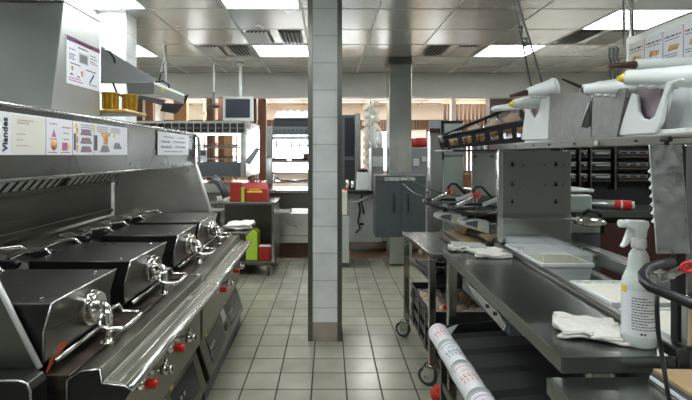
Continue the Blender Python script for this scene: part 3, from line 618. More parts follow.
part(T, 'upper_marker', MB().box(-.34, -.18, 6.05, 6.2, 1.276, 1.37), brownred)
part(T, 'cup_tube', MB().cyl((xa+.045,5.96,.98), (xa+.045,5.96,1.30), .035), lgrey)
T = thing('paper_cup_bag', 'lumpy white plastic sack lying on the top of the wrapping rack', 'bag', (-.5, 6.15, 1.826))
part(T, 'sack', MB().grid(lambda u, v: (-.72+u*.52, 6.03+v*.22, 1.840+(.085+.012*math.sin(u*34)+.010*math.sin(v*17+u*9))*min(1, 5*math.sin(PI*min(max(u,.0),1)))*min(1, 3*math.sin(PI*v))), 26, 12, (0,0,.012)), white)
T = thing('counter_unit', 'stainless counter with a dented steel box front left of the tiled pillar', 'counter', (-.45, 6.2, 0))
part(T, 'worktop', MB().box(-.82, -.02, 5.90, 6.5, .86, .90), steel, .004)
part(T, 'box', MB().box(-.76, -.12, 6.0, 6.4, .20, .60), polished, .012)
part(T, 'seam', MB().box(-.75, -.13, 5.992, 6.0, .30, .306), steel_d)
part(T, 'upper_panel', MB().box(-.80, -.04, 5.98, 6.4, .66, .858), steel_d, .004)
part(T, 'base', MB().box(-.76, -.12, 6.15, 6.4, 0, .20), wood)
part(T, 'white_box', MB().box(-.70, -.50, 5.96, 6.3, .602, .645), white, .003)
# timber posts and shelving in the dining room at left
for k, (px, w_, Y, t, b, m_) in enumerate(((137,11,7.6,86,122,wood),(149,8,8.4,86,122,wood),(180,13,7.9,78,200,wood_l),(210,7,8.0,86,200,wood),(222,8,8.3,99,200,wood),(228,8,7.8,88,200,wood_l),(252,9,8.1,97,200,wood),(262,8,8.8,99,200,wood))):
    x = (px-CX)/F*Y; hw = w_/F*Y/2
    lab = ['dark timber post just right of the amber tub','dark timber post second from the amber tub','light oak post behind the bracket head','narrow dark timber post behind the small sensor','dark timber post left of the monitor','light oak post partly behind the monitor','dark timber post right of the monitor','brown timber post left of the wrapping rack'][k]
    single('timber_post', lab, 'post', MB().box(x-hw, x+hw, Y, Y+.12, 0, 2.66), m_, .004, 'timber posts in the dining room')
T = thing('timber_screen', 'perforated oak screen glowing with window light behind the holding cabinet', 'screen', (-2.4, 8.6, 0))
for (xa_, xb_) in ((-2.35,-2.13),(-1.95,-1.72)):
    g = MB()
    for k in range(8): g.box(xa_, xb_, 8.6, 8.63, .3+k*.3, .3+k*.3+.05)
    g.box(xa_, xa_+.03, 8.6, 8.63, .3, 2.45).box(xb_-.03, xb_, 8.6, 8.63, .3, 2.45)
    part(T, 'screen_panel', g, wood_l)
part(T, 'floor_rail', MB().box(-2.4, -1.7, 8.6, 8.66, 0, .3), wood_l)

# ================================================================ CENTRE BACK
T = thing('dark_oven_tower', 'tall dark grey appliance tower immediately right of the tiled pillar', 'appliance', (.16, 6.5, 0))
part(T, 'cabinet', MB().box(.10, .355, 6.3, 6.9, .88, 1.90), dgrey, .006)
part(T, 'steel_edge', MB().box(.357, .43, 6.3, 6.9, .88, 1.92), steel, .004)
part(T, 'door_glass', MB().box(.215, .345, 6.288, 6.298, 1.33, 1.86), screen, .004); part(T, 'opening', MB().box(.215, .345, 6.286, 6.298, .95, 1.28), darkroom)
part(T, 'cup_row', MB().cyl((.25,6.27,.90),(.25,6.27,1.02),.03).cyl((.32,6.27,.90),(.32,6.27,1.0),.03), chrome)
T = thing('rear_counter', 'pale grey counter unit behind the tiled pillar with black edged top', 'counter', (.5, 6.4, 0))
part(T, 'worktop', MB().box(.12, 1.60, 6.12, 6.95, .84, .88), steel, .004)
part(T, 'black_edge', MB().box(.12, .60, 6.105, 6.119, .835, .875), black)
part(T, 'cabinet', MB().box(.20, .72, 6.24, 6.9, .17, .838), lgrey, .006); part(T, 'base', MB().box(.16, 1.60, 6.50, 6.9, .0, .168), steel, .004)
part(T, 'side_cabinet', MB().box(.74, 1.60, 6.30, 6.9, .17, .838), lgrey, .006)
part(T, 'pipe', MB().tube([(.30,6.22,.70),(.40,6.20,.72),(.52,6.2,.80),(.58,6.2,.82)], .014), white)
part(T, 'hose', MB().tube([(.40,6.22,.74),(.42,6.2,.60),(.39,6.19,.45),(.42,6.19,.36),(.36,6.2,.30)], .012).tube([(.44,6.2,.84),(.44,6.2,.70),(.47,6.2,.55)], .01), black)
part(T, 'latch', MB().box(.42, .47, 6.225, 6.239, .40, .43), black, .003)
T = thing('small_steel_locker', 'narrow grey green steel locker standing against the right side of the pillar', 'locker', (.17, 5.6, 0))
part(T, 'body', MB().box(.12, .24, 5.5, 5.9, .06, .62), lgrey, .004); part(T, 'top_block', MB().box(.12, .22, 5.52, 5.8, .63, .92), cream, .01)
part(T, 'red_lid', MB().cyl((.20,5.56,.925),(.20,5.56,.95),.03), red, .003, 'red lid'); part(T, 'feet', MB().box(.13, .23, 5.52, 5.88, 0, .058), dgrey)
T = thing('white_tub', 'tapered white tub with a dark lid on the rear counter', 'tub', (.46, 6.33, .88))
part(T, 'body', MB().prism([(.36,.882),(.545,.882),(.525,1.12),(.385,1.12)], 'y', 6.14, 6.28), white, .012)
part(T, 'lid', MB().lathe([(.06,0),(.075,.012),(.06,.035),(.02,.05)], (.455,6.21,1.122), 18), brownred)
# cup tower
T = thing('cup_tower', 'tall bright display tower of stacked cream paper cups before the window', 'cup tower', (.66, 7.5, 0))
part(T, 'pole', MB().cyl((.68,7.5,.4),(.68,7.5,2.24),.02), steel); part(T, 'foot', MB().cyl((.68,7.5,0),(.68,7.5,.4),.12), dgrey)
for k in range(24):
    a = .5 if k % 2 else 2.7
    z = .70+k*.063
    c = part(T, 'cup', MB().cyl((.68+.02*math.cos(a),7.5,z), (.68+.10*math.cos(a),7.42,z+.040), .045, .062, 14), white, 0)
    sub(T, c, 'cup_rim', MB().cyl((.68+.10*math.cos(a),7.42,z+.040), (.68+.106*math.cos(a),7.415,z+.044), .065, .065, 14), cream)
T = thing('drink_machine', 'grey drinks machine with two white conical hoppers left of the steel column', 'drinks machine', (.66, 6.0, .88))
part(T, 'body', MB().box(.585, .755, 6.35, 6.7, .882, 1.45), mgrey, .006); part(T, 'front_plate', MB().box(.60, .74, 6.335, 6.349, 1.19, 1.33), lgrey, .003)
for x in (.63, .715): part(T, 'hopper', MB().lathe([(.04,0),(.042,.12),(.035,.20),(.02,.24),(.018,.27)], (x,6.45,1.452), 16), white)
T = thing('grey_wall_cabinet', 'dark grey two door metal cabinet mounted on the steel column', 'cabinet', (.86, 5.65, .40))
Y = 5.5; p0 = at(375.5,237.5,Y); p1 = at(426,175.5,Y); xm = at(401,0,Y).x
part(T, 'body', MB().box(p0.x, p1.x, Y+.02, 5.81, p0.z, p1.z), dgrey, .004)
for (a, b, hx) in ((p0.x+.004, xm-.003, at(393.8,0,Y).x), (xm+.003, p1.x-.004, at(408,0,Y).x)):
    d = part(T, 'door', MB().box(a, b, Y, Y+.018, p0.z+.005, p1.z-.075), dgrey, .003)
    h0 = at(0,212,Y).z; h1 = at(0,193,Y).z
    sub(T, d, 'handle', MB().tube([(hx,Y,h0),(hx,Y-.025,h0+.015),(hx,Y-.028,(h0+h1)/2),(hx,Y-.025,h1-.015),(hx,Y,h1)], .010), black)
part(T, 'door_header', MB().box(p0.x+.004, p1.x-.004, Y, Y+.018, p1.z-.07, p1.z-.004), dgrey, .003)
part(T, 'hinge_bar', MB().box(.665, .842, Y-.012, Y-.001, p1.z-.066, p1.z-.022).box(.850, 1.03, Y-.012, Y-.001, p1.z-.060, p1.z-.024), lgrey, .003)
part(T, 'hinge_screw', MB().cyl((.70,Y-.018,p1.z-.044),(.70,Y-.011,p1.z-.044),.012,n=10).cyl((1.0,Y-.018,p1.z-.044),(1.0,Y-.011,p1.z-.044),.012,n=10), chrome)
part(T, 'plinth', MB().box(p0.x+.18, p1.x-.15, Y+.1, 5.80, .02, p0.z-.002), galv, .003)
T = thing('label_printer', 'grey box machine with pale front plates right of the steel column', 'machine', (1.15, 6.4, .88))
part(T, 'body', MB().box(1.135, 1.36, 6.35, 6.7, .882, 1.45), mgrey, .006); part(T, 'front_plate', MB().box(1.16, 1.24, 6.335, 6.349, 1.20, 1.30).box(1.28, 1.34, 6.335, 6.349, 1.26, 1.33), lgrey, .003)
single('red_pouch', 'dull red pouch lying on the grey box machine beside the column', 'pouch', MB().lathe([(.05,0),(.085,.02),(.09,.08),(.06,.12),(.02,.13)], (1.16,6.45,1.455), 18).lathe([(.07,0),(.11,.02),(.11,.10),(.09,.135),(.03,.14)], (1.28,6.47,1.455), 18), redbox)
T = thing('steel_duct_post', 'bright vertical steel duct between the grey cabinet and the pale green fridge', 'duct', (1.03, 4.5, 0))
part(T, 'duct', MB().box(.980, 1.098, 4.45, 4.58, .0, 1.55), steel_b, .004); part(T, 'cap', MB().box(.975, 1.103, 4.445, 4.585, 1.552, 1.56), steel_b)
T = thing('picture_card', 'small blue and brown picture card standing on the steel duct', 'card', (1.03, 4.5, 1.56))
part(T, 'card', MB().box(.98, 1.095, 4.50, 4.506, 1.561, 1.68), paper); part(T, 'sky_print', MB().box(.985, 1.09, 4.496, 4.4995, 1.615, 1.675), mat('pale blue print', (.35,.45,.55), .5)); part(T, 'brown_print', MB().box(.985, 1.09, 4.496, 4.4995, 1.563, 1.612), brownred)
T = thing('pale_green_fridge', 'tall pale green refrigerator with black hinge side behind the black crate', 'refrigerator', (1.3, 4.8, 0))
part(T, 'body', MB().box(1.125, 1.345, 4.65, 4.95, .05, 1.68), green_w, .006); part(T, 'door', MB().box(1.150, 1.345, 4.60, 4.645, .05, 1.33), green_w, .006)
part(T, 'upper_door', MB().box(1.150, 1.345, 4.61, 4.645, 1.345, 1.66), lgrey, .005); part(T, 'hinge_side', MB().box(1.118, 1.149, 4.60, 4.649, 1.3, 1.69).box(1.12, 1.345, 4.62, 4.95, 1.681, 1.695), black, .003)
part(T, 'label', MB().box(1.20, 1.30, 4.604, 4.609, 1.48, 1.56), white); part(T, 'kick', MB().box(1.14, 1.33, 4.68, 4.9, 0, .049), black)
T = thing('storage_rack', 'dark open rack with steel canisters just right of the pale green fridge', 'rack', (1.55, 4.6, 0))
for x in (1.44, 1.72): part(T, 'post', MB().box(x, x+.025, 4.55, 4.575, 0, 1.62).box(x, x+.025, 5.0, 5.025, 0, 1.62), dgrey)
for z in (.5, .98, 1.17, 1.36): part(T, 'shelf', MB().box(1.44, 1.745, 4.55, 5.03, z, z+.015), dgrey)
for x, z in ((1.53,.997),(1.53,1.187),(1.53,1.377),(1.65,1.187),(1.65,.997)): 
    c = part(T, 'canister', MB().cyl((x,4.66,z),(x,4.66,z+.12),.05), steel_b, .004); sub(T, c, 'canister_lid', MB().cyl((x,4.66,z+.121),(x,4.66,z+.14),.052), black, .003)
# dining room at right: wall stub, sign, screens
struct('wall_stub', MB().box(2.55, 3.1, 7.3, 7.5, 0, 2.68), mat('taupe paint', (.20,.17,.16), .6))
struct('trim_6', MB().box(2.02, 2.10, 7.6, 7.7, 0, 2.68), ceilw)
T = thing('air_unit', 'pale grey air conditioning unit on the dining room ceiling', 'air conditioner', (1.75, 8.2, 2.4))
part(T, 'case', MB().box(1.55, 2.0, 8.0, 8.4, 2.40, 2.55), lgrey, .02); part(T, 'outlet', MB().box(1.58, 1.97, 7.99, 7.999, 2.42, 2.45), mgrey); part(T, 'hanger', MB().box(1.75, 1.79, 8.18, 8.22, 2.55, 2.685), steel)
T = thing('timber_blind', 'vertical brown timber blind in the dining room behind the black crate', 'blind', (2.5, 8.6, 0))
g = MB()
for k in range(16): g.box(2.15+k*.075, 2.15+k*.075+.045, 8.6, 8.64, 1.0, 2.3)
part(T, 'slats', g, wood, stuff=True); part(T, 'rail', MB().box(2.12, 3.4, 8.59, 8.65, 2.305, 2.35), wood_l); part(T, 'panel', MB().box(2.12, 3.4, 8.6, 8.65, 0, .99), wood)
T = thing('warm_counter', 'pale front counter of the dining room seen between the machines', 'counter', (0, 9, 0))
part(T, 'front', MB().box(-3.8, 3.0, 9.0, 9.1, 0, 1.0), ceilw); part(T, 'top', MB().box(-3.85, 3.05, 8.95, 9.3, 1.0, 1.04), wood_l)

# ================================================================ RIGHT: CART AND PREP TABLE
T = thing('rolling_cart', 'grey steel rolling cart with black crates of bagged buns beneath the toasters', 'cart', (.9, 3.05, 0))
cpoly = [(.596,2.68),(.55,3.46),(1.30,3.50),(1.30,2.72)]
part(T, 'top', MB().prism(cpoly, 'z', .742, .77), steel_top, .004)
part(T, 'top_rim', MB().prism([(.596,2.68),(.5985,2.70),(1.30,2.74),(1.30,2.72)], 'z', .7705, .776).prism([(.60,2.70),(.566,3.44),(.550,3.46),(.583,2.70)], 'z', .7705, .776), steel_b)
for (x, y) in ((.605,2.70),(.575,3.42),(1.26,2.74),(1.26,3.45)):
    part(T, 'post', MB().box(x-.02, x+.02, y-.015, y+.015, .125, .741), steel, .003)
    caster(T, x-.005, y, .125, .056, lgrey, .034, rot=1.15)
part(T, 'bottom_shelf', MB().prism([(.63,2.72),(.60,3.42),(1.24,3.42),(1.24,2.76)], 'z', .135, .15), steel_d)
part(T, 'middle_shelf', MB().prism([(.63,2.72),(.60,3.42),(1.24,3.42),(1.24,2.76)], 'z', .565, .573), steel_d)
part(T, 'back_panel', MB().box(.90, .91, 2.75, 3.40, .575, .735), dgrey)
T0 = None
for k in range(3):
    z = .152+k*.088
    lab = ['bottom black crate on the rolling cart', 'middle black crate on the rolling cart', 'topmost black crate on the rolling cart, under the bagged buns'][k]
    if k == 0:
        T0 = thing('black_crate', lab, 'crate', (.93, 3.08, z), group='black crates on the rolling cart')
        part(T0, 'floor', MB().box(.645, 1.22, 2.77, 3.40, z, z+.008), black)
        part(T0, 'side', MB().box(.635, .645, 2.77, 3.40, z, z+.03).box(.635, .645, 2.77, 3.40, z+.065, z+.085).box(.63, .634, 2.85, 2.89, z, z+.085).box(.63, .634, 3.05, 3.09, z, z+.085).box(.63, .634, 3.26, 3.30, z, z+.085), black, .002)
        part(T0, 'side', MB().box(1.22, 1.23, 2.77, 3.40, z, z+.085), black, .002)
        part(T0, 'front', MB().box(.645, 1.22, 2.76, 2.769, z, z+.085), black, .002); part(T0, 'front', MB().box(.645, 1.22, 3.401, 3.41, z, z+.085), black, .002)
    else: dup(T0, (.93, 3.08, z), 0, lab)
crs = [o for o in C.objects if o.name.startswith('black_crate')]
n_ = 0
for (x, y) in ((.73,2.88),(.92,2.88),(1.10,2.88),(.73,3.14),(.92,3.14),(1.10,3.14)):
    lab = ['bag of buns at the near left corner of the top black crate','bag of buns in the near middle of the top black crate','bag of buns at the near right of the top black crate','bag of buns at the far left of the top black crate','bag of buns in the far middle of the top black crate','bag of buns at the far right of the top black crate'][n_]; n_ += 1
    B_ = thing('bun_bag', lab, 'bag', (x, y, .345), group='bagged buns in the crates')
    for (dx, dy) in ((-.042,-.055),(.042,-.055),(-.042,.055),(.042,.055)): part(B_, 'bun', MB().lathe([(.030,0),(.040,.014),(.037,.035),(.022,.05),(.004,.056)], (x+dx,y+dy,.348), 14), bread)
    ph = random.uniform(0, 6)
    part(B_, 'film', MB().grid(lambda u, v: (x-.088+u*.176, y-.115+v*.23, .348+.068*min(1, 4*math.sin(PI*u)+.05)*min(1, 4*math.sin(PI*v)+.05)+.006*math.sin(u*19+ph)*math.sin(v*23+ph)), 14, 14, (0,0,.0015)), bagp)
for o in list(C.objects):
    if o.parent is None and o.name.startswith(('black_crate','bun_bag')): o.location.x -= .036; o.location.y -= .018
single('red_clip', 'small bright red clip on the edge of the top black crate', 'clip', MB().box(.68, .72, 2.74, 2.757, .43, .452), red, .003)
# utensils on the middle shelf
T = thing('utensil_tray', 'black tray of tangled steel utensils inside the rolling cart', 'tray', (.76, 3.0, .574))
part(T, 'tray', MB().box(.63, .88, 2.78, 3.36, .574, .58).box(.63, .636, 2.78, 3.36, .581, .60), black, .003)
for k in range(9):
    x, y = .67+random.random()*.15, 2.85+k*.055; z = .60+random.random()*.08
    part(T, 'utensil', MB().tube([(x-.03,y,z),(x,y+.04,z+.03),(x+.05,y+.02,z+.02)], .012).cyl((x-.03,y,z-.015),(x-.03,y,z+.02),.028,n=12), chrome if k % 2 else steel_d)
# prep table
T = thing('prep_table', 'long stainless prep table with raised frame and top shelf at right', 'table', (.85, 1.85, 0))
wt = [(.577,1.14),(.61,2.47),(.905,2.53),(.862,1.14)]
part(T, 'worktop', MB().prism(wt, 'z', .806, .85), steel_top, .004)
part(T, 'upstand', MB().prism([(.864,1.14),(.907,2.53),(.940,2.53),(.898,1.14)], 'z', .806, .868), steel_d, .005)
part(T, 'well', MB().prism([(.899,1.14),(.942,2.53),(1.33,2.53),(1.33,1.14)], 'z', .70, .716), steel_d)
part(T, 'rear_rail', MB().box(1.33, 1.42, 1.14, 2.60, .80, .86).box(1.34, 1.41, 1.14, 2.60, .861, .866), steel, .004)
part(T, 'lower_rail', MB().box(1.24, 1.29, 1.14, 2.50, .735, .79), steel, .004)
for (x, y) in ((.640,2.40),(1.36,2.45),(1.36,1.20),(.70,1.20)):
    part(T, 'leg', MB().box(x-.022, x+.022, y-.02, y+.02, 0, .799 if x < 1 else .698), steel, .004)
part(T, 'end_panel', MB().box(.955, 1.335, 2.535, 2.547, .868, 1.376), MATS['brushed steel'], .003)
kh = MB()
for x in (1.01, 1.25):
    for z in (1.295, 1.185, 1.09): kh.cyl((x,2.530,z),(x,2.5345,z),.008,n=12).box(x-.0025, x+.0025, 2.530, 2.5345, z, z+.018)
for z in (1.295, 1.185):
    for x in (1.07, 1.19, 1.29): kh.cyl((x,2.531,z),(x,2.5345,z),.003,n=8)
part(T, 'keyholes', kh, darkroom)
part(T, 'far_post', MB().box(.930, .953, 2.52, 2.55, .869, 1.376), steel_b, .003)
part(T, 'near_post', MB().box(.912, .934, 1.175, 1.20, .869, 1.376), steel_b, .003)
part(T, 'slotted_post', MB().box(.890, .911, 1.176, 1.20, .869, 1.376), black, .002)
part(T, 'beam', MB().box(.935, .955, 1.14, 2.56, 1.377, 1.4095), steel_d, .004)
part(T, 'beam_flange', MB().box(.956, 1.38, 1.14, 2.56, 1.397, 1.4085), steel, .003)
g = MB()
for y in (2.3, 2.1, 1.95, 1.75, 1.4): g.cyl((.930,y,1.393),(.9345,y,1.393),.004,n=8)
part(T, 'rivets', g, darkroom); part(T, 'lock_stud', MB().cyl((.927,1.60,1.393),(.9345,1.60,1.393),.010), chrome)
part(T, 'end_ledge', MB().box(.957, 1.335, 2.44, 2.534, 1.004, 1.012), steel, .002)
# drawer runner under the table edge
part(T, 'drawer_slide', MB().prism([(1.55,.775),(1.57,.750),(1.90,.772),(1.98,.80),(1.62,.80)], 'x', .592, .604), steel_b, .004)
g = MB()
for y in (1.64, 1.72): g.cyl((.586,y,.785),(.5915,y,.785),.007,n=10)
part(T, 'slide_screws', g, darkroom); part(T, 'drawer_body', MB().box(.61, .86, 1.55, 2.1, .74, .80), dgrey)
# tubs in the well
def tub(x0, x1, y0, y1, zb, zt, label, fill=None, lid=False):
    T = thing('food_tub', label, 'tub', ((x0+x1)/2, (y0+y1)/2, zb), group='white tubs in the prep well')
    part(T, 'body', MB().hexa([(x0+.02,y0+.02,zb),(x1-.02,y0+.02,zb),(x1-.02,y1-.02,zb),(x0+.02,y1-.02,zb),(x0+.008,y0+.008,zt-.02),(x1-.008,y0+.008,zt-.02),(x1-.008,y1-.008,zt-.02),(x0+.008,y1-.008,zt-.02)]), white, .004)
    part(T, 'rim', MB().box(x0, x1, y0, y0+.014, zt-.018, zt).box(x0, x1, y1-.014, y1, zt-.018, zt).box(x0, x0+.014, y0+.014, y1-.014, zt-.018, zt).box(x1-.014, x1, y0+.014, y1-.014, zt-.018, zt), white, .003)
    if fill: part(T, 'contents', MB().grid(lambda u, v: (x0+.015+u*(x1-x0-.03), y0+.015+v*(y1-y0-.03), zt-.006+.012*math.sin(PI*u)*math.sin(PI*v)+.003*math.sin(31*u+17*v)), 16, 16, (0,0,.01)), fill, stuff=True)
    if lid: part(T, 'lid', MB().box(x0-.004, x1+.004, y0-.004, y1+.004, zt+.035, zt+.041).box(x0+.01, x1-.01, y0+.004, y0+.008, zt+.001, zt+.034).box(x0+.01, x1-.01, y1-.008, y1-.004, zt+.001, zt+.034).box(x0+.004, x0+.008, y0+.01, y1-.01, zt+.001, zt+.034).box(x1-.008, x1-.004, y0+.01, y1-.01, zt+.001, zt+.034), clearp)
    return T
tub(.955, 1.19, 2.30, 2.50, .72, .868, 'farthest white tub under a clear lid at the end panel', None, True)
tub(.945, 1.18, 2.04, 2.27, .72, .868, 'white tub of shredded lettuce under a clear lid', shred, True)
tub(.940, 1.20, 1.53, 1.80, .72, .860, 'white lidded tub in the middle of the prep well', cream)
tub(.930, 1.19, 1.22, 1.48, .72, .860, 'white tub directly behind the spray bottle', cream)
# spray bottle
T = thing('spray_bottle', 'translucent spray bottle with white trigger head standing on the prep table', 'bottle', (.818, 1.215, .85))
c = (.818, 1.215, .851); sc = .92
prof = [(.040,0),(.046,.004),(.0465,.03),(.0465,.165),(.044,.185),(.036,.205),(.029,.222),(.0305,.232),(.028,.240),(.0265,.255),(.020,.268),(.014,.275)]
part(T, 'body', MB().lathe([(r*.86, z*sc) for r, z in prof], c, 28), bottle)
part(T, 'collar', MB().lathe([(.017,0),(.018,.004),(.018,.022),(.015,.026)], (c[0],c[1],c[2]+.254), 20), white)
hz = c[2]+.280
part(T, 'spray_head', MB().prism([(-.014,0),(.014,0),(.016,.02),(.022,.034),(.020,.046),(-.030,.048),(-.040,.044),(-.040,.032),(-.030,.026),(-.016,.024)], 'y', -.013, .013, Matrix.Translation((c[0],c[1],hz))), white, .004)
part(T, 'trigger', MB().prism([(-.018,.024),(-.028,.026),(-.034,.010),(-.042,-.012),(-.048,-.022),(-.043,-.026),(-.030,-.016),(-.022,.002)], 'y', -.007, .007, Matrix.Translation((c[0],c[1],hz))), white, .003)
part(T, 'nozzle', MB().cyl((c[0]-.052,c[1],hz+.038),(c[0]-.041,c[1],hz+.038),.010,.011,16), white, .002)
lb = MB().grid(lambda u, v: (c[0]+.0410*math.sin(-1.65+2.2*u), c[1]-.0410*math.cos(-1.65+2.2*u), c[2]+.03+.118*v), 20, 2, None)
part(T, 'label', lb, paper, 0, 'white printed paper label')
g = MB()
for k in range(12):
    u0 = .30+.02*random.random(); u1 = .95 if k % 3 else .70; u = u0
    while u < u1:
        l = .03+.05*random.random(); t0 = -1.65+2.2*u; t1 = -1.65+2.2*min(u+l, u1); z = c[2]+.128-k*.0072; R = .0414
        g.add([(c[0]+R*math.sin(t0),c[1]-R*math.cos(t0),z),(c[0]+R*math.sin(t1),c[1]-R*math.cos(t1),z),(c[0]+R*math.sin(t1),c[1]-R*math.cos(t1),z+.0026),(c[0]+R*math.sin(t0),c[1]-R*math.cos(t0),z+.0026)], [(0,1,2,3)]); u += l+.02
g.add([(c[0]+.0414*math.sin(t),c[1]-.0414*math.cos(t),c[2]+z) for t, z in ((-.5,.036),(-.2,.036),(-.2,.041),(-.5,.041))], [(0,1,2,3)])
part(T, 'label_text', g, ink)
part(T, 'yellow_tab', MB().box(c[0]-.0425, c[0]-.0395, c[1]-.010, c[1]+.004, c[2]+.14, c[2]+.158), yellow)
# cloths
single('folded_cloth', 'folded white cotton cloth on the near end of the prep table', 'cloth', towel((.628,1.255,.851), (.150,-.055,0), (.055,.15,0), 22, 22, .0065, 3, .0035, 9), cloth)
single('folded_cloth', 'flat folded white cloth with brown stains at the far end of the prep table', 'cloth', towel((.72,2.22,.851), (.155,-.01,0), (-.01,.19,0), 14, 14, .008, 2, .003, 4), cloth)
single('rolled_cloth', 'small rolled white cloth at the far left corner of the prep table', 'cloth', towel((.625,2.36,.851), (.10,.0,0), (.0,.08,0), 12, 10, .010, 2, .004, 6), cloth)
T = thing('grey_scoop', 'grey plastic scoop leaning beside the rolled cloth', 'scoop', (.70, 2.40, .85))
part(T, 'tray', MB().hexa([(.655,2.40,.862),(.80,2.36,.862),(.82,2.45,.862),(.66,2.48,.862),(.65,2.40,.885),(.81,2.355,.882),(.83,2.455,.882),(.655,2.49,.885)]), lgrey, .006)
part(T, 'handle', MB().tube([(.80,2.42,.875),(.86,2.44,.885),(.885,2.46,.90)], .009), black)
# hanging steel panel
T = thing('steel_wrap_holder', 'scratched steel plate with serrated left edge hanging above the spray bottle', 'plate', (.824, 1.125, 1.12))
pa = at(648.5,251,1.125); pb = at(681,145,1.125)
part(T, 'plate', MB().hexa([(pa.x,1.096,pa.z),(pb.x,1.096,pa.z),(pb.x,1.100,pa.z),(pa.x,1.100,pa.z),(pa.x,1.122,pb.z),(pb.x,1.122,pb.z),(pb.x,1.126,pb.z),(pa.x,1.126,pb.z)]), mat('scratched bright steel', (.85,.87,.89), .36, 1, .05, 40, rvar=.12, bump=.08, bscale=70), .001)
g = MB()
for k in range(7): z = pa.z+.07+k*.020; yy = 1.098+.026*(z-pa.z)/(pb.z-pa.z); g.prism([(pa.x,z),(pa.x-.006,z+.004),(pa.x,z+.012)], 'y', yy, yy+.003)
part(T, 'serration', g, white); part(T, 'side_flange', MB().box(pb.x+.001, pb.x+.003, 1.123, 1.150, pa.z+.02, pb.z-.01), steel_b)
part(T, 'clip', MB().cyl((.825,1.125,pb.z),(.825,1.125,pb.z+.012),.006).cyl((.825,1.112,pb.z+.014),(.825,1.140,pb.z+.014),.007), black, .001)
part(T, 'hanging_rod', MB().cyl((.826,1.144,pb.z+.018),(.925,1.165,pb.z+.022),.0022), steel_d)
# front lower table
T = thing('low_side_table', 'lower stainless side table in the bottom right corner', 'table', (.95, .85, 0))
part(T, 'worktop', MB().box(.532, 1.5, .45, 1.128, .765, .806), steel_top, .004)
for (x, y) in ((.58,1.08),(1.44,1.08),(.58,.5),(1.44,.5)): part(T, 'leg', MB().box(x-.02, x+.02, y-.02, y+.02, 0, .764), steel)
for k in range(4):
    z = .8065+k*.0095
    single('cardboard_sheet', ['lowest card sheet of the stack in the bottom right corner','second lowest card sheet of the corner stack','second highest card sheet of the corner stack','top brown card sheet of the stack in the bottom right corner'][k], 'cardboard', MB().prism([(.765+.002*k,.60),(.762+.002*k,1.10-.003*k),(1.20,1.09-.004*k),(1.20,.60)], 'z', z, z+.0085), [steel_d, paper, dgrey, kraft][k], .001, 'stacked card sheets')
# black box at the right edge
T = thing('black_dispenser', 'black dispenser with small white print at the right edge', 'dispenser', (.99, 1.2, .87))
part(T, 'body', MB().box(.925, 1.10, 1.145, 1.172, .72, .995), black, .006)
part(T, 'print', text('e9', .018, frame((.938,1.1445,.88), (1,0,0), (0,0,1)), .0003), lgrey)
part(T, 'side_steel', MB().box(.896, .9235, 1.15, 1.172, .87, .99), steel_b, .002)
# tray-and-lever toasters ("bun presses")
def bun_press(name_label, loc, rz, s, first=None):
    if first: 
        r = dup(first, loc, rz, name_label); r.scale = (s,)*3; return r
    T = thing('bun_toaster', name_label, 'toaster', loc, rz, 'lever toasters')
    P = lambda n, mb, m, bev=0, lab=None, par=None: part(par or T, n, mb, m, bev, lab, local=True)
    P('stand', MB().box(.20, .36, .02, .16, 0, .10).cyl((.30,.09,.10),(.30,.09,.215),.03), steel, .004)
    P('dark_filler', MB().box(.08, .30, .05, .19, .10, .157), black, .006)  # black box added to darken the zone between pods and tray loops
    P('paper_corner', MB().prism([(.12,.035),(.20,-.02),(.24,.04)], 'y', .0, .004), kraft)
    pod = P('control_pod', MB().prism([(.03,.085),(.19,.035),(.19,.115),(.10,.135),(.035,.11)], 'y', .0, .15), lgrey, .006)
    P('keypad', MB().hexa([(.05,-.003,.095),(.115,-.003,.075),(.115,.0,.075),(.05,.0,.095),(.05,-.003,.110),(.12,-.003,.118),(.12,0,.118),(.05,0,.110)]), dgrey, par=pod)
    P('button', MB().cyl((.13,-.004,.07),(.13,0,.07),.009,n=12), yellow, 0, 'yellow button', par=pod)
    loop = [(-.03,.0,.185),(-.05,.02,.19),(-.045,.10,.20),(-.02,.13,.205),(.22,.15,.20),(.28,.10,.185),(.27,.0,.165),(.10,-.02,.155),(.0,-.015,.175)]
    P('tray_rim', MB().tube(loop, .010, 8, True), black); P('tray_floor', MB().prism([(-.03,.005),(-.03,.11),(.24,.13),(.25,.0),(.10,-.01)], 'z', .158, .166), steel_d)
    P('lever', MB().hexa([(.0,.03,.19),(.10,.03,.235),(.10,.05,.235),(.0,.05,.19),(.0,.03,.215),(.10,.03,.262),(.10,.05,.262),(.0,.05,.215)]), steel_b, .002)
    P('arm_plate', MB().hexa([(.16,.02,.20),(.27,.02,.24),(.27,.04,.24),(.16,.04,.20),(.16,.02,.222),(.27,.02,.265),(.27,.04,.265),(.16,.04,.222)]), lgrey, .002)
    P('ring', MB().tube([(.13+.022*math.cos(t*PI/6),.05,.265+.018*math.sin(t*PI/6)) for t in range(12)], .0055, 6, True), red, 0, 'red ring')
    P('handle', MB().tube([(.14,.12,.24),(.13,.12,.29),(.15,.12,.315),(.18,.12,.315),(.21,.12,.285),(.27,.12,.22)], .009), black)
    return T
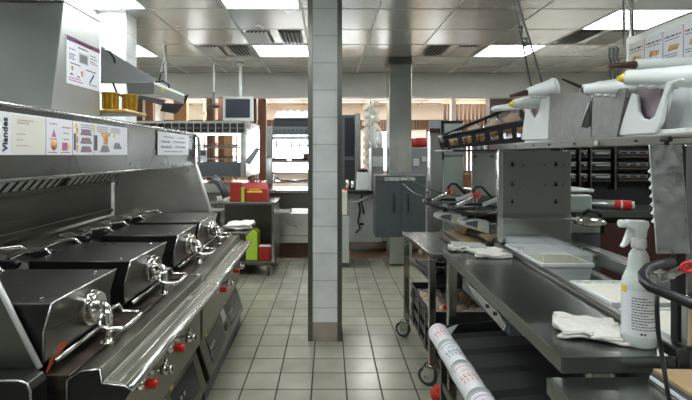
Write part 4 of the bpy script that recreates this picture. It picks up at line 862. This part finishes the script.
# trays with paper under the toasters
for k, (xo, yo, z) in enumerate(((.78,2.76,.777),(.80,2.80,.800))):
    T = thing('baking_tray', ['lower black baking tray lined with brown paper under the toasters','upper black baking tray under the toasters'][k], 'tray', (xo+.2, yo+.25, z), group='baking trays on the cart')
    part(T, 'pan', MB().box(xo, xo+.30, yo, yo+.50, z, z+.006).box(xo, xo+.30, yo, yo+.008, z+.0065, z+.02).box(xo, xo+.008, yo+.009, yo+.5, z+.0065, z+.02), black, .002)
    part(T, 'lining', MB().box(xo+.012, xo+.29, yo+.012, yo+.49, z+.007, z+.009), kraft, .001)
single('small_black_jar', 'low black jar in front of the baking trays', 'jar', MB().lathe([(.03,0),(.035,.01),(.035,.03),(.02,.04)], (.74,2.72,.777), 18), black)
b0 = bun_press('nearer lever toaster with yellow button and red ring beside the end panel', (.78,2.78,.835), 0, 1)
bun_press('farther lever toaster with red ring behind the first one', (.70,3.08,.835), 0, 1, b0)
T = thing('toaster_bench', 'low steel bench carrying the two lever toasters on the cart', 'bench', (1.1, 3.0, .771))
part(T, 'top', MB().prism([(.98-.30+.30,2.76),(.88,3.30),(1.28,3.30),(1.28,2.76)], 'z', .826, .834), steel_d)
for (x, y) in ((1.13,2.79),(1.26,2.79),(1.26,3.27),(1.13,3.29)): part(T, 'foot', MB().box(x-.012, x+.012, y-.012, y+.012, .771, .825), steel_d)
T = thing('back_stand', 'steel back plate stand carrying the black crate above the toasters', 'stand', (1.12, 3.34, .771))
part(T, 'plate', MB().box(1.035, 1.21, 3.335, 3.345, 1.06, 1.37), steel_b, .003); part(T, 'lower_plate', MB().box(1.035, 1.21, 3.337, 3.345, .771, 1.055), dgrey, .003)
g = MB()
for x in (1.06, 1.18): g.cyl((x,3.330,1.34),(x,3.3345,1.34),.007,n=10)
part(T, 'holes', g, darkroom)
part(T, 'shelf', MB().box(.77, 1.26, 2.86, 3.35, 1.372, 1.384), black, .003)
part(T, 'cables', MB().tube([(1.18,3.36,1.0),(1.0,3.45,1.04),(.85,3.6,1.06),(.74,4.1,1.12),(.70,4.7,1.20)], .005).tube([(1.0,3.42,1.0),(.88,3.55,.98),(.78,4.2,1.0),(.74,4.6,1.06)], .005), black)
# tilted black crate with bagged food
T = thing('tilted_crate', 'tilted black perforated crate full of bagged food at the right of the column', 'crate', (1.0, 3.0, 1.385))
FB = [Vector((.745,2.86,1.388)), Vector((1.235,2.86,1.435)), Vector((1.235,2.86,1.565)), Vector((.72,2.86,1.462))]
BB = [Vector((.80,3.28,1.405)), Vector((1.37,3.28,1.52)), Vector((1.37,3.28,1.72)), Vector((.785,3.28,1.475))]
def bars(mb, q, nv, r, xr=()):
    bl, br, tr, tl = q
    mb.tube([bl,br,tr,tl], r, 6, True)
    for k in range(1, nv): mb.tube([bl.lerp(br,k/nv), tl.lerp(tr,k/nv)], r*1.5, 6)
    return mb
g = MB(); bl, br, tr, tl = FB
for (t0, t1, u0, u1) in [(0,1,0,.25),(0,1,.75,1)]+[(k/6-.028,k/6+.028,.25,.75) for k in range(0,7)]:
    t0 = max(0,t0); t1 = min(1,t1)
    L_ = lambda t, u: (bl.lerp(br,t)).lerp(tl.lerp(tr,t),u)
    g.plate([L_(t0,u0),L_(t1,u0),L_(t1,u1),L_(t0,u1)], .006)
part(T, 'front_wall', g, black)
part(T, 'rear_wall', bars(MB(), BB, 7, .006), black)
part(T, 'left_wall', bars(MB(), [FB[0],BB[0],BB[3],FB[3]], 4, .008), black); part(T, 'right_wall', bars(MB(), [FB[1],BB[1],BB[2],FB[2]], 4, .008), black)
part(T, 'rim', MB().tube([FB[3],FB[2],BB[2],BB[3]], .012, 8, True), black)
part(T, 'bottom', MB().hexa([FB[0],FB[1],BB[1],BB[0],FB[0]+Vector((0,0,.008)),FB[1]+Vector((0,0,.008)),BB[1]+Vector((0,0,.008)),BB[0]+Vector((0,0,.008))]), black)
def bl_(a, b, c, d, u, v): return (a.lerp(b,u)).lerp(d.lerp(c,u),v)
for k in range(4):
    u0, u1 = .04+k*.235, .04+k*.235+.22
    lab = 'clear bag of food in the tilted black crate, ' + ['leftmost','second from left','third from left','rightmost'][k]
    o = thing('food_bag', lab, 'bag', bl_(*FB[:2],BB[1],BB[0],(u0+u1)/2,.5)+Vector((0,0,.01)), group='bags in the tilted crate')
    fn = lambda u, v, h=0, u0=u0, u1=u1: bl_(FB[3],FB[2],BB[2],BB[3],u0+(u1-u0)*u,.06+.88*v)+Vector((0,0,-.045+h+.050*math.sin(PI*u)*math.sin(PI*v)+.010*math.sin(19*u+13*v+k)))
    part(o, 'contents', MB().grid(lambda u, v: fn(.05+.9*u,.05+.9*v)+Vector((0,0,-.008)), 12, 12, (0,0,.03)), bread); part(o, 'film', MB().grid(lambda u, v: fn(u,v,.006), 14, 14, (0,0,.001)), bagp)
# near right handle = third toaster
T = thing('tray_handle_frame', 'black curved tray handle with steel lever and red ring at right edge', 'toaster', (.85, .80, .80))
part(T, 'black_handle', MB().tube([at(720,318,.78),at(692,304,.80),at(665,293,.84),at(650,287,.86),at(644,281,.88),at(643,274,.90),at(648,268,.93),at(660,264,.97),at(672,262,.99)], .0095, 10), black)
part(T, 'lever', MB().hexa([at(661,284,.90),at(700,266,.90),at(700,262,.91),at(661,281,.91),at(660,276,.90),at(700,257,.90),at(700,255,.91),at(660,275,.91)]), steel_b, .002)
part(T, 'ring', MB().tube([at(688+6.5*math.cos(t*PI/8),267+4.6*math.sin(t*PI/8),.893) for t in range(16)], .0028, 8, True), red, 0, 'red ring')
part(T, 'screw', MB().cyl(at(672,276,.897), at(672,276,.888), .006), chrome)
part(T, 'cable', MB().tube([at(657,293,.96),at(657,310,.96),at(658,330,.96),at(661,350,.96),at(664,369,.98),Vector((.74,1.0,.812))], .0045), black)
part(T, 'stand', MB().tube([at(720,318,.78), Vector((.835,.75,.93)), Vector((.84,.74,.862))], .012), black)

# black rack with cup lids under the prep table
rz = 0.0
T = thing('black_bin_rack', 'low rack of ribbed black panels holding a tube of cups under the prep table', 'rack', (.525,1.67,0), rz)
P = lambda n, mb, m, bev=0, lab=None, par=None: part(par or T, n, mb, m, bev, lab, local=True)
for k in range(6):
    y0 = -.50+k*.185
    P('panel', MB().prism([(y0,.400),(y0+.165,.440),(y0+.18,.462),(y0+.18,.452),(y0+.168,.430),(y0,.388)], 'x', .045, .70, Matrix(((1,0,0,0),(.16,1,0,0),(0,0,1,0),(0,0,0,1)))), rubber, .002)
P('side_rail', MB().box(.028, .043, -.5, .64, .36, .425), steel_d, .002); P('side_rail', MB().box(.705, .72, -.5, .72, .36, .47), steel_d, .002)
P('back_rail', MB().hexa([(.03,.635,.38),(.70,.74,.38),(.70,.75,.38),(.03,.645,.38),(.03,.635,.49),(.70,.74,.52),(.70,.75,.52),(.03,.645,.49)]), black, .002)
for (x, y) in ((.04,-.48),(.61,-.48),(.04,.60),(.61,.60)): P('leg', MB().box(x-.015, x+.015, y-.012, y+.012, .0, .359), steel_d)
P('lower_rail', MB().box(.03, .04, -.46, .58, .20, .24), steel_d); P('lower_shelf', MB().box(.045, .60, -.46, .58, .12, .13), black)
P('corner_flap', MB().hexa([(-.01,.56,.44),(.06,.60,.44),(.12,.63,.50),(-.02,.62,.45),(-.01,.56,.445),(.06,.60,.445),(.12,.63,.505),(-.02,.62,.455)]), lgrey)
def cup_roll(y0, L, inkm, label):
    r = thing('cup_sleeve', label, 'sleeve of cups', (0,0,0), 0, 'sleeves of cups in a row')
    Mw = Matrix.Translation((.525,1.67,0)) @ Matrix.Rotation(rz, 4, 'Z')
    c0 = Mw @ Vector((.010, y0, .478)); r.location = c0; r.rotation_euler = (0,0,rz)
    part(r, 'sleeve', MB().cyl((0,0,0),(0,L*.93,0),.045,.047,28), paper, .002, local=True); part(r, 'rim', MB().cyl((0,-.006,0),(0,0,0),.049,.049,28), white, local=True); part(r, 'rim', MB().cyl((0,L*.93,0),(0,L*.95,0),.049,.049,28), white, local=True)
    part(r, 'end_hole', MB().cyl((0,-.0075,0),(0,-.0062,0),.034,n=24), dgrey, local=True)
    g = MB(); R = .0478; rnd = random.Random(int(y0*100)+5)
    def patch(a0, a1, ya, yb):
        n = max(2, int(abs(a1-a0)/.12)); g.grid(lambda u, v: (R*math.sin(a0+(a1-a0)*u), ya+(yb-ya)*v, R*math.cos(a0+(a1-a0)*u)), n, 1, None)
    patch(-1.2,.9,L*.80,L*.80+.004)
    for q in range(4):
        a = -.95+q*.34; patch(a, a+.22, L*.40, L*.40+.006); patch(a, a+.07, L*.40, L*.52); patch(a, a+.22, L*.50, L*.507)
        patch(a+.02, a+.20, L*.24, L*.25); patch(a+.14, a+.20, L*.24, L*.34); patch(a+.02,a+.20,L*.33,L*.34)
    patch(-.6,.1,L*.62,L*.635); patch(-.5,.0,L*.67,L*.68)
    part(r, 'print', g, inkm, local=True)
cup_roll(.40, .19, MATS['red plastic'], 'white cup sleeve with red print, farthest of the row')
cup_roll(.19, .19, mat('green print', (.03,.12,.06), .5), 'white cup sleeve with dark green print, middle of the row')
cup_roll(-.03, .20, orange, 'white cup sleeve with orange print, nearest of the row')
cup_roll(-.25, .20, pinkink, 'white cup sleeve with pink print, cut by the bottom edge')
single('red_brush', 'bright red bristly brush on the floor beside the cart caster', 'brush', MB().lathe([(.03,0),(.045,.02),(.05,.05),(.03,.08),(.01,.09)], (.605,2.52,.0), 14), mat('red bristle', (.6,.04,.02), .7, 0, .3, 60, bump=1, bscale=80))

# ================================================================ RIGHT BACKGROUND
T = thing('warming_cabinet', 'dark cabinet wall with rows of warming slots behind the prep frame', 'cabinet', (2.3, 3.6, 0))
Y = 3.30
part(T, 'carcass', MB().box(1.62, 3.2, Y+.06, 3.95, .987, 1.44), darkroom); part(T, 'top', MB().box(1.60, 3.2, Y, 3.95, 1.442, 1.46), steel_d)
cols = [(564,579,lgrey),(581,590.5,lgrey),(592,614,lgrey),(616.5,652,None),(655,690,None),(693,730,None)]
for (pa_, pb_, m_) in cols:
    xa, xb = (pa_-CX)/F*Y, (pb_-CX)/F*Y
    part(T, 'divider', MB().box(xa-.012, xa, Y, Y+.05, 1.10, 1.44), steel_d)
    for q in range(4):
        z = 1.355-q*.085
        if z < 1.12: continue
        t_ = part(T, 'drawer', MB().box(xa+.004, xb-.014, Y+.01, Y+.055, z-.028, z+.028), black if m_ is None else steel_d, .003)
        if m_ is None:
            n = 3; w_ = (xb-xa-.05)/n
            g = MB()
            for e in range(n): g.box(xa+.02+e*w_, xa+.02+e*w_+w_*.9, Y-.004, Y+.009, z+.004, z+.024)
            for e in range(n): g.box(xa+.03+e*w_, xa+.03+e*w_+w_*.65, Y-.006, Y-.0045, z+.009, z+.019)
            sub(T, t_, 'slot_handle', MB().box(xa+.02, xb-.03, Y-.004, Y+.009, z+.002, z+.024), mgrey, .002)
            h_ = MB()
            for e in range(n): h_.box(xa+.028+e*w_, xa+.028+e*w_+w_*.62, Y-.007, Y-.0045, z+.007, z+.019)
            sub(T, t_, 'slot', h_, darkroom)
            sub(T, t_, 'patty_row', MB().box(xa+.02, xb-.03, Y+.0, Y+.009, z-.022, z-.012), wood)
        else:
            sub(T, t_, 'slot', MB().box(xa+.012, xb-.022, Y-.002, Y+.009, z-.020, z+.008), darkroom)
            sub(T, t_, 'slot_handle', MB().box(xa+.022, xb-.035, Y-.008, Y-.0025, z+.001, z+.012), lgrey, .002)
part(T, 'counter', MB().box(1.55, 3.2, Y-.30, 3.95, 0.945, .985), dgrey, .004); part(T, 'counter_edge', MB().box(1.55, 3.2, Y-.312, Y-.301, .945, .985), steel_d)
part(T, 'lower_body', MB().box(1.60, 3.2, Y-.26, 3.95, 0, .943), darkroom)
for k in range(4):
    x = 1.62+k*.40; d = part(T, 'door', MB().box(x, x+.385, Y-.285, Y-.262, .12, .90), brownred, .004); sub(T, d, 'door_edge', MB().box(x, x+.02, Y-.290, Y-.286, .12, .90), steel_d)
T = thing('chrome_cylinder', 'clear cylinder with a red label lying on the dark counter', 'tube', (2.0, 3.1, 1.06))
pa_, pb_ = at(590,206,3.06), at(627,212,2.98)
zc = .985+.036
part(T, 'tube', MB().cyl((1.74,3.16,zc), (1.90,3.06,zc), .030, n=24), steel_b, .004); part(T, 'label', MB().cyl((1.90,3.06,zc), (1.985,3.02,zc), .0305, n=24), red, .002, 'red and white label')
part(T, 'label_stripe', MB().cyl((1.93,3.046,zc), (1.94,3.041,zc), .0312, n=24), white); part(T, 'cap', MB().cyl((1.985,3.02,zc), (2.0,3.012,zc), .026, n=24), white, .003); part(T, 'ring', MB().cyl((1.725,3.17,zc), (1.74,3.16,zc), .035, n=24), chrome)
T = thing('slicer_machine', 'pale green slicer machine with chrome motor behind the end panel', 'machine', (1.5, 2.75, 0))
part(T, 'upper_body', MB().box(1.375, 1.52, 2.65, 2.86, 1.02, 1.12), green_w, .012); part(T, 'lower_body', MB().box(1.375, 1.565, 2.65, 2.90, .90, .965), green_w, .008)
part(T, 'neck', MB().box(1.39, 1.44, 2.68, 2.84, .967, 1.018), dgrey)
part(T, 'motor', MB().cyl((1.39,2.60,.975),(1.43,2.60,.975),.018).cyl((1.43,2.60,.975),(1.53,2.60,.970),.028).cyl((1.53,2.60,.970),(1.56,2.60,.966),.016), chrome, .003)
part(T, 'guard', MB().tube([(1.44,2.62,1.01),(1.48,2.62,1.035),(1.54,2.62,1.02),(1.56,2.62,.97),(1.56,2.62,.90)], .012), black)
part(T, 'cabinet', MB().box(1.44, 1.57, 2.66, 2.95, 0, .898), dgrey, .004)
part(T, 'top_tray', MB().box(1.38, 1.56, 2.7, 2.95, 1.13, 1.15), white, .008)

# ================================================================ ON THE TOP SHELF
def pl_sheet(pts, X, t, label, name='steel_divider_plate'):
    q = [onX(px, py, X) for px, py in pts]
    return MB().prism([(y, z) for y, z in q], 'x', X, X+t)
T = thing('steel_bin', 'left of two brushed steel bins standing on the top shelf', 'bin', (1.0, 1.95, 1.410))
q = [onX(px,py,.955) for px,py in ((548,137),(590,138),(589,92),(549,94))]
def binbox(T, q, X, d, m):
    zb_ = 1.411; y0, y1 = q[1][0], q[0][0]; zt_ = q[2][1]
    part(T, 'front', MB().prism([(q[0][0],zb_),(q[1][0],zb_),(q[2][0],q[2][1]),(q[3][0],q[3][1])], 'x', X, X+.004), m, .001)
    part(T, 'back', MB().box(X+d, X+d+.004, y0, y1, zb_, zt_), m); part(T, 'side', MB().box(X+.005, X+d-.001, y0, y0+.004, zb_, zt_-.02), m); part(T, 'side', MB().box(X+.005, X+d-.001, y1-.004, y1, zb_, zt_-.02), m)
    part(T, 'floor', MB().box(X+.005, X+d-.001, y0+.005, y1-.005, zb_, zb_+.004), m)
satin = mat('satin scratched steel', (.27, .27, .265), .38, .9, .12, 25, bump=.1, bscale=50)
binbox(T, q, .958, .16, satin)
part(T, 'slot_opening', MB().prism([onX(px,py,.953) for px,py in ((589,103),(581,127),(586,128),(589,124))], 'x', .955, .957), darkroom); part(T, 'bent_edge', MB().tube([Vector((.952,)+onX(589,103,.952)),Vector((.952,)+onX(580.5,127,.952))], .0022), white)
T = thing('steel_bin', 'right of two brushed steel bins, beside the white gun holder', 'bin', (1.0, 1.6, 1.410))
q = [onX(px,py,.955) for px,py in ((590.5,138),(616,138),(626,88),(592,90))]
binbox(T, q, .958, .16, satin)
def holder(pts, X, d, label, inner):
    q = [onX(px, py, X) for px, py in pts]; q = [(y, max(z, 1.4105)) for y, z in q]
    yc = sum(a for a, b in q)/len(q)
    T = thing('gun_holder', label, 'holder', (X+d/2, yc, 1.410), group='white plastic gun holders')
    part(T, 'front_shell', MB().prism(q, 'x', X, X+.012), white, .004)
    part(T, 'rear_shell', MB().prism([(yc+(a-yc)*.95, b if b < 1.42 else b+.015) for a, b in q], 'x', X+d-.012, X+d), white, .004)
    part(T, 'base', MB().box(X+.013, X+d-.013, min(a for a, b in q)+.01, max(a for a, b in q)-.01, 1.4105, 1.425), white, .003)
    if inner:
        p = [onX(px, py, X+.03) for px, py in inner]; part(T, 'liner', MB().prism(p, 'x', X+.025, X+.05), mauve, .006, 'mauve liner')
    return T
holder([(521,140),(548,139.5),(548,98),(541,99),(538,112),(534,118),(530,112),(528,99),(526,104)], .97, .22, 'white gun holder at the far end of the top shelf', [(529,120),(547,118),(546,99),(529,99)])
holder([(617,136),(655,133),(661,122),(666,96),(672,84),(683,80),(679,78),(666,82),(660,100),(654,116),(648,120),(641,118),(638,112),(637,96),(631,93)], .965, .20, 'white U shaped gun holder right of the steel bins', [(640,119),(662,118),(664,80),(638,80)])
holder([(655,134),(705,130),(705,82),(690,84),(684,80),(675,86),(668,112),(662,124)], 1.17, .12, 'white gun holder in the right corner of the top shelf', None)
single('tan_bin', 'tan plastic bin behind the corner gun holder', 'bin', MB().prism([onX(px,py,1.19) for px,py in ((700,140),(760,139),(760,96),(690,96))], 'x', 1.305, 1.37), tanpl, .006)
def gun(tip, a, b, Y, r0, r1, tm, label, tiplen=None, body=white, yb=None, trig=True):
    pt, pa_, pb_ = at(*tip, Y), at(*a, Y), at(*b, (yb or Y))
    T = thing('sauce_gun', label, 'sauce gun', (pa_+pb_)/2, group='sauce guns on the top shelf')
    d = (pb_-pa_); L_ = d.length
    part(T, 'nozzle', MB().cyl(pt, pa_, r0*.35, r0*.75, 16), tm, 0)
    part(T, 'barrel', MB().cyl(pa_, pb_, r0, r1, 24), body, .003)
    part(T, 'end_cap', MB().cyl(pb_, pb_+d.normalized()*.015, r1*1.08, r1*1.08, 24), white, .003)
    if trig:
        dn = Vector((0,0,-1)); g = MB(); n = 4
        for k in range(n):
            p = pa_.lerp(pb_, .25+.14*k)+dn*(r0+(r1-r0)*(.25+.14*k)); g.lathe([(.012,-.006),(.014,0),(.010,.008)], p, 12)
        part(T, 'grip', g, body)
    return T
gun((509,104.5),(513,104),(552,99), 2.15, .020, .034, yellow, 'sauce gun with yellow tip pointing left over the black crate')
gun((510,96),(527,92.5),(552,88), 2.05, .018, .040, brownred, 'sauce gun with dark red nozzle, topmost at the far end of the shelf')
gun((491,110),(493,109),(525,105), 2.3, .014, .02, white, 'thin white gun barrel lying over the black crate corner', trig=False)
gun((562,79),(581,87),(583,88), 1.85, .010, .018, black, 'short black nozzle stub above the steel bins', trig=False)
gun((581,90),(584,90),(645,84), 1.60, .018, .036, brownred, 'long white sauce gun with red brown tip resting over the steel bins', yb=1.5)
gun((618,78.5),(625,78),(700,76), 1.42, .022, .034, yellow, 'large white sauce gun with pale yellow tip at right', yb=1.3)
gun((609,66),(635,65),(700,64), 1.50, .018, .024, brownred, 'upper translucent sauce gun with dark red nozzle at right', body=bottle)
T = thing('white_bowl_cover', 'rounded white plastic dome behind the steel bins', 'dome', (1.15, 2.1, 1.44))
part(T, 'dome', MB().lathe([(.085,0),(.09,.06),(.09,.14),(.075,.18),(.05,.20),(.01,.205)], (1.28,2.12,1.4105), 28), white); part(T, 'cap', MB().lathe([(.022,0),(.018,.05),(.010,.055)], (1.25,2.12,1.635), 16), white)
T = thing('white_bowl_cover', 'second white plastic dome partly behind the right steel bin', 'dome', (1.22, 1.8, 1.44))
part(T, 'dome', MB().lathe([(.075,0),(.08,.12),(.07,.18),(.05,.205),(.01,.21)], (1.26,1.80,1.4105), 28), white)
# balancer cables from the ceiling
T = thing('balancer_cables', 'pair of thin steel balancer rods hanging from the ceiling to the sauce guns', 'cable', (1.0, 2.2, 1.64))
for (a, b) in (((514,-20,2.15),(532,91,2.15)),((518,-20,2.15),(543,85,2.13))):
    A_, B_ = at(*a), at(*b); A_ = Vector((A_.x-.07, A_.y, CZ-.005)) if A_.z < CZ else A_
    part(T, 'rod', MB().tube([A_, at(a[0]+1,5,2.15), B_], .0045), dgrey)
part(T, 'coupling', MB().cyl(at(521,27,2.15),at(521,33,2.15),.010).cyl(at(524,38,2.15),at(527,46,2.15),.013), steel_d); part(T, 'clamp', MB().cyl(at(543,84,2.13),at(544,90,2.13),.014,.022), lgrey)
T = thing('hook_wires', 'three thin wires hanging behind the upper sauce gun', 'wire', (1.3, 2.2, 1.7))
for px in (611, 615, 619): part(T, 'wire', MB().tube([at(px-1,48,2.2), at(px-2,56,2.2), at(px,62,2.2), at(px-1,72,2.2), at(px,80,2.2)], .005), dgrey)
part(T, 'hanger', MB().tube([at(609,48,2.2), at(624,46,2.2), at(624,46,2.2)*1.0+Vector((0,0,.60))], .006), steel)
# menu strip rail
X = 1.45; y1, z0 = onX(628,77,X); y0, _ = onX(712,60,X)
z1 = 1.885; z0 = 1.70
T = thing('menu_strip', 'row of printed assembly instruction cards on a grey rail at upper right', 'sign', (X, (y0+y1)/2, z0))
part(T, 'rail', MB().box(X+.004, X+.016, 1.3, y1+.02, z0-.02, z1+.035), galv, .002)
part(T, 'hanger', MB().box(X+.004, X+.016, y1-.02, y1, z1+.036, CZ-.005), steel)
part(T, 'hanger', MB().box(X+.004, X+.016, 1.32, 1.34, z1+.036, CZ-.005), steel)
w_ = (y1-1.3)/8; cards = MB()
M = frame((X, y1, z0), (0,-1,0), (0,0,1))
hd = MB(); bt = MB(); rd = MB()
for k in range(8):
    c_ = part(T, 'card', MB().box(k*w_+.003, (k+1)*w_-.003, 0, z1-z0, -.003, .0005, M), [cream, paper][k > 0], 0)
    g = scribble(M, [(k*w_+.02, (k+1)*w_-.012, .150, .007),(k*w_+.012, (k+1)*w_-.02, .138, .004),(k*w_+.012,(k+1)*w_-.03,.075,.004),(k*w_+.012,(k+1)*w_-.03,.065,.004)]) 
    sub(T, c_, 'print', g, ink)
    sub(T, c_, 'burger_picture', MB().prism([(k*w_+.03,.092),((k+1)*w_-.03,.092),((k+1)*w_-.02,.112),(k*w_+.04,.118)], 'z', 0, .001, M).prism([(k*w_+.03,.02),((k+1)*w_-.03,.02),((k+1)*w_-.02,.045),(k*w_+.04,.05)], 'z', 0, .001, M), bread)
    sub(T, c_, 'red_dot', MB().box(k*w_+.010, k*w_+.017, .150, .157, 0, .0012, M), red)
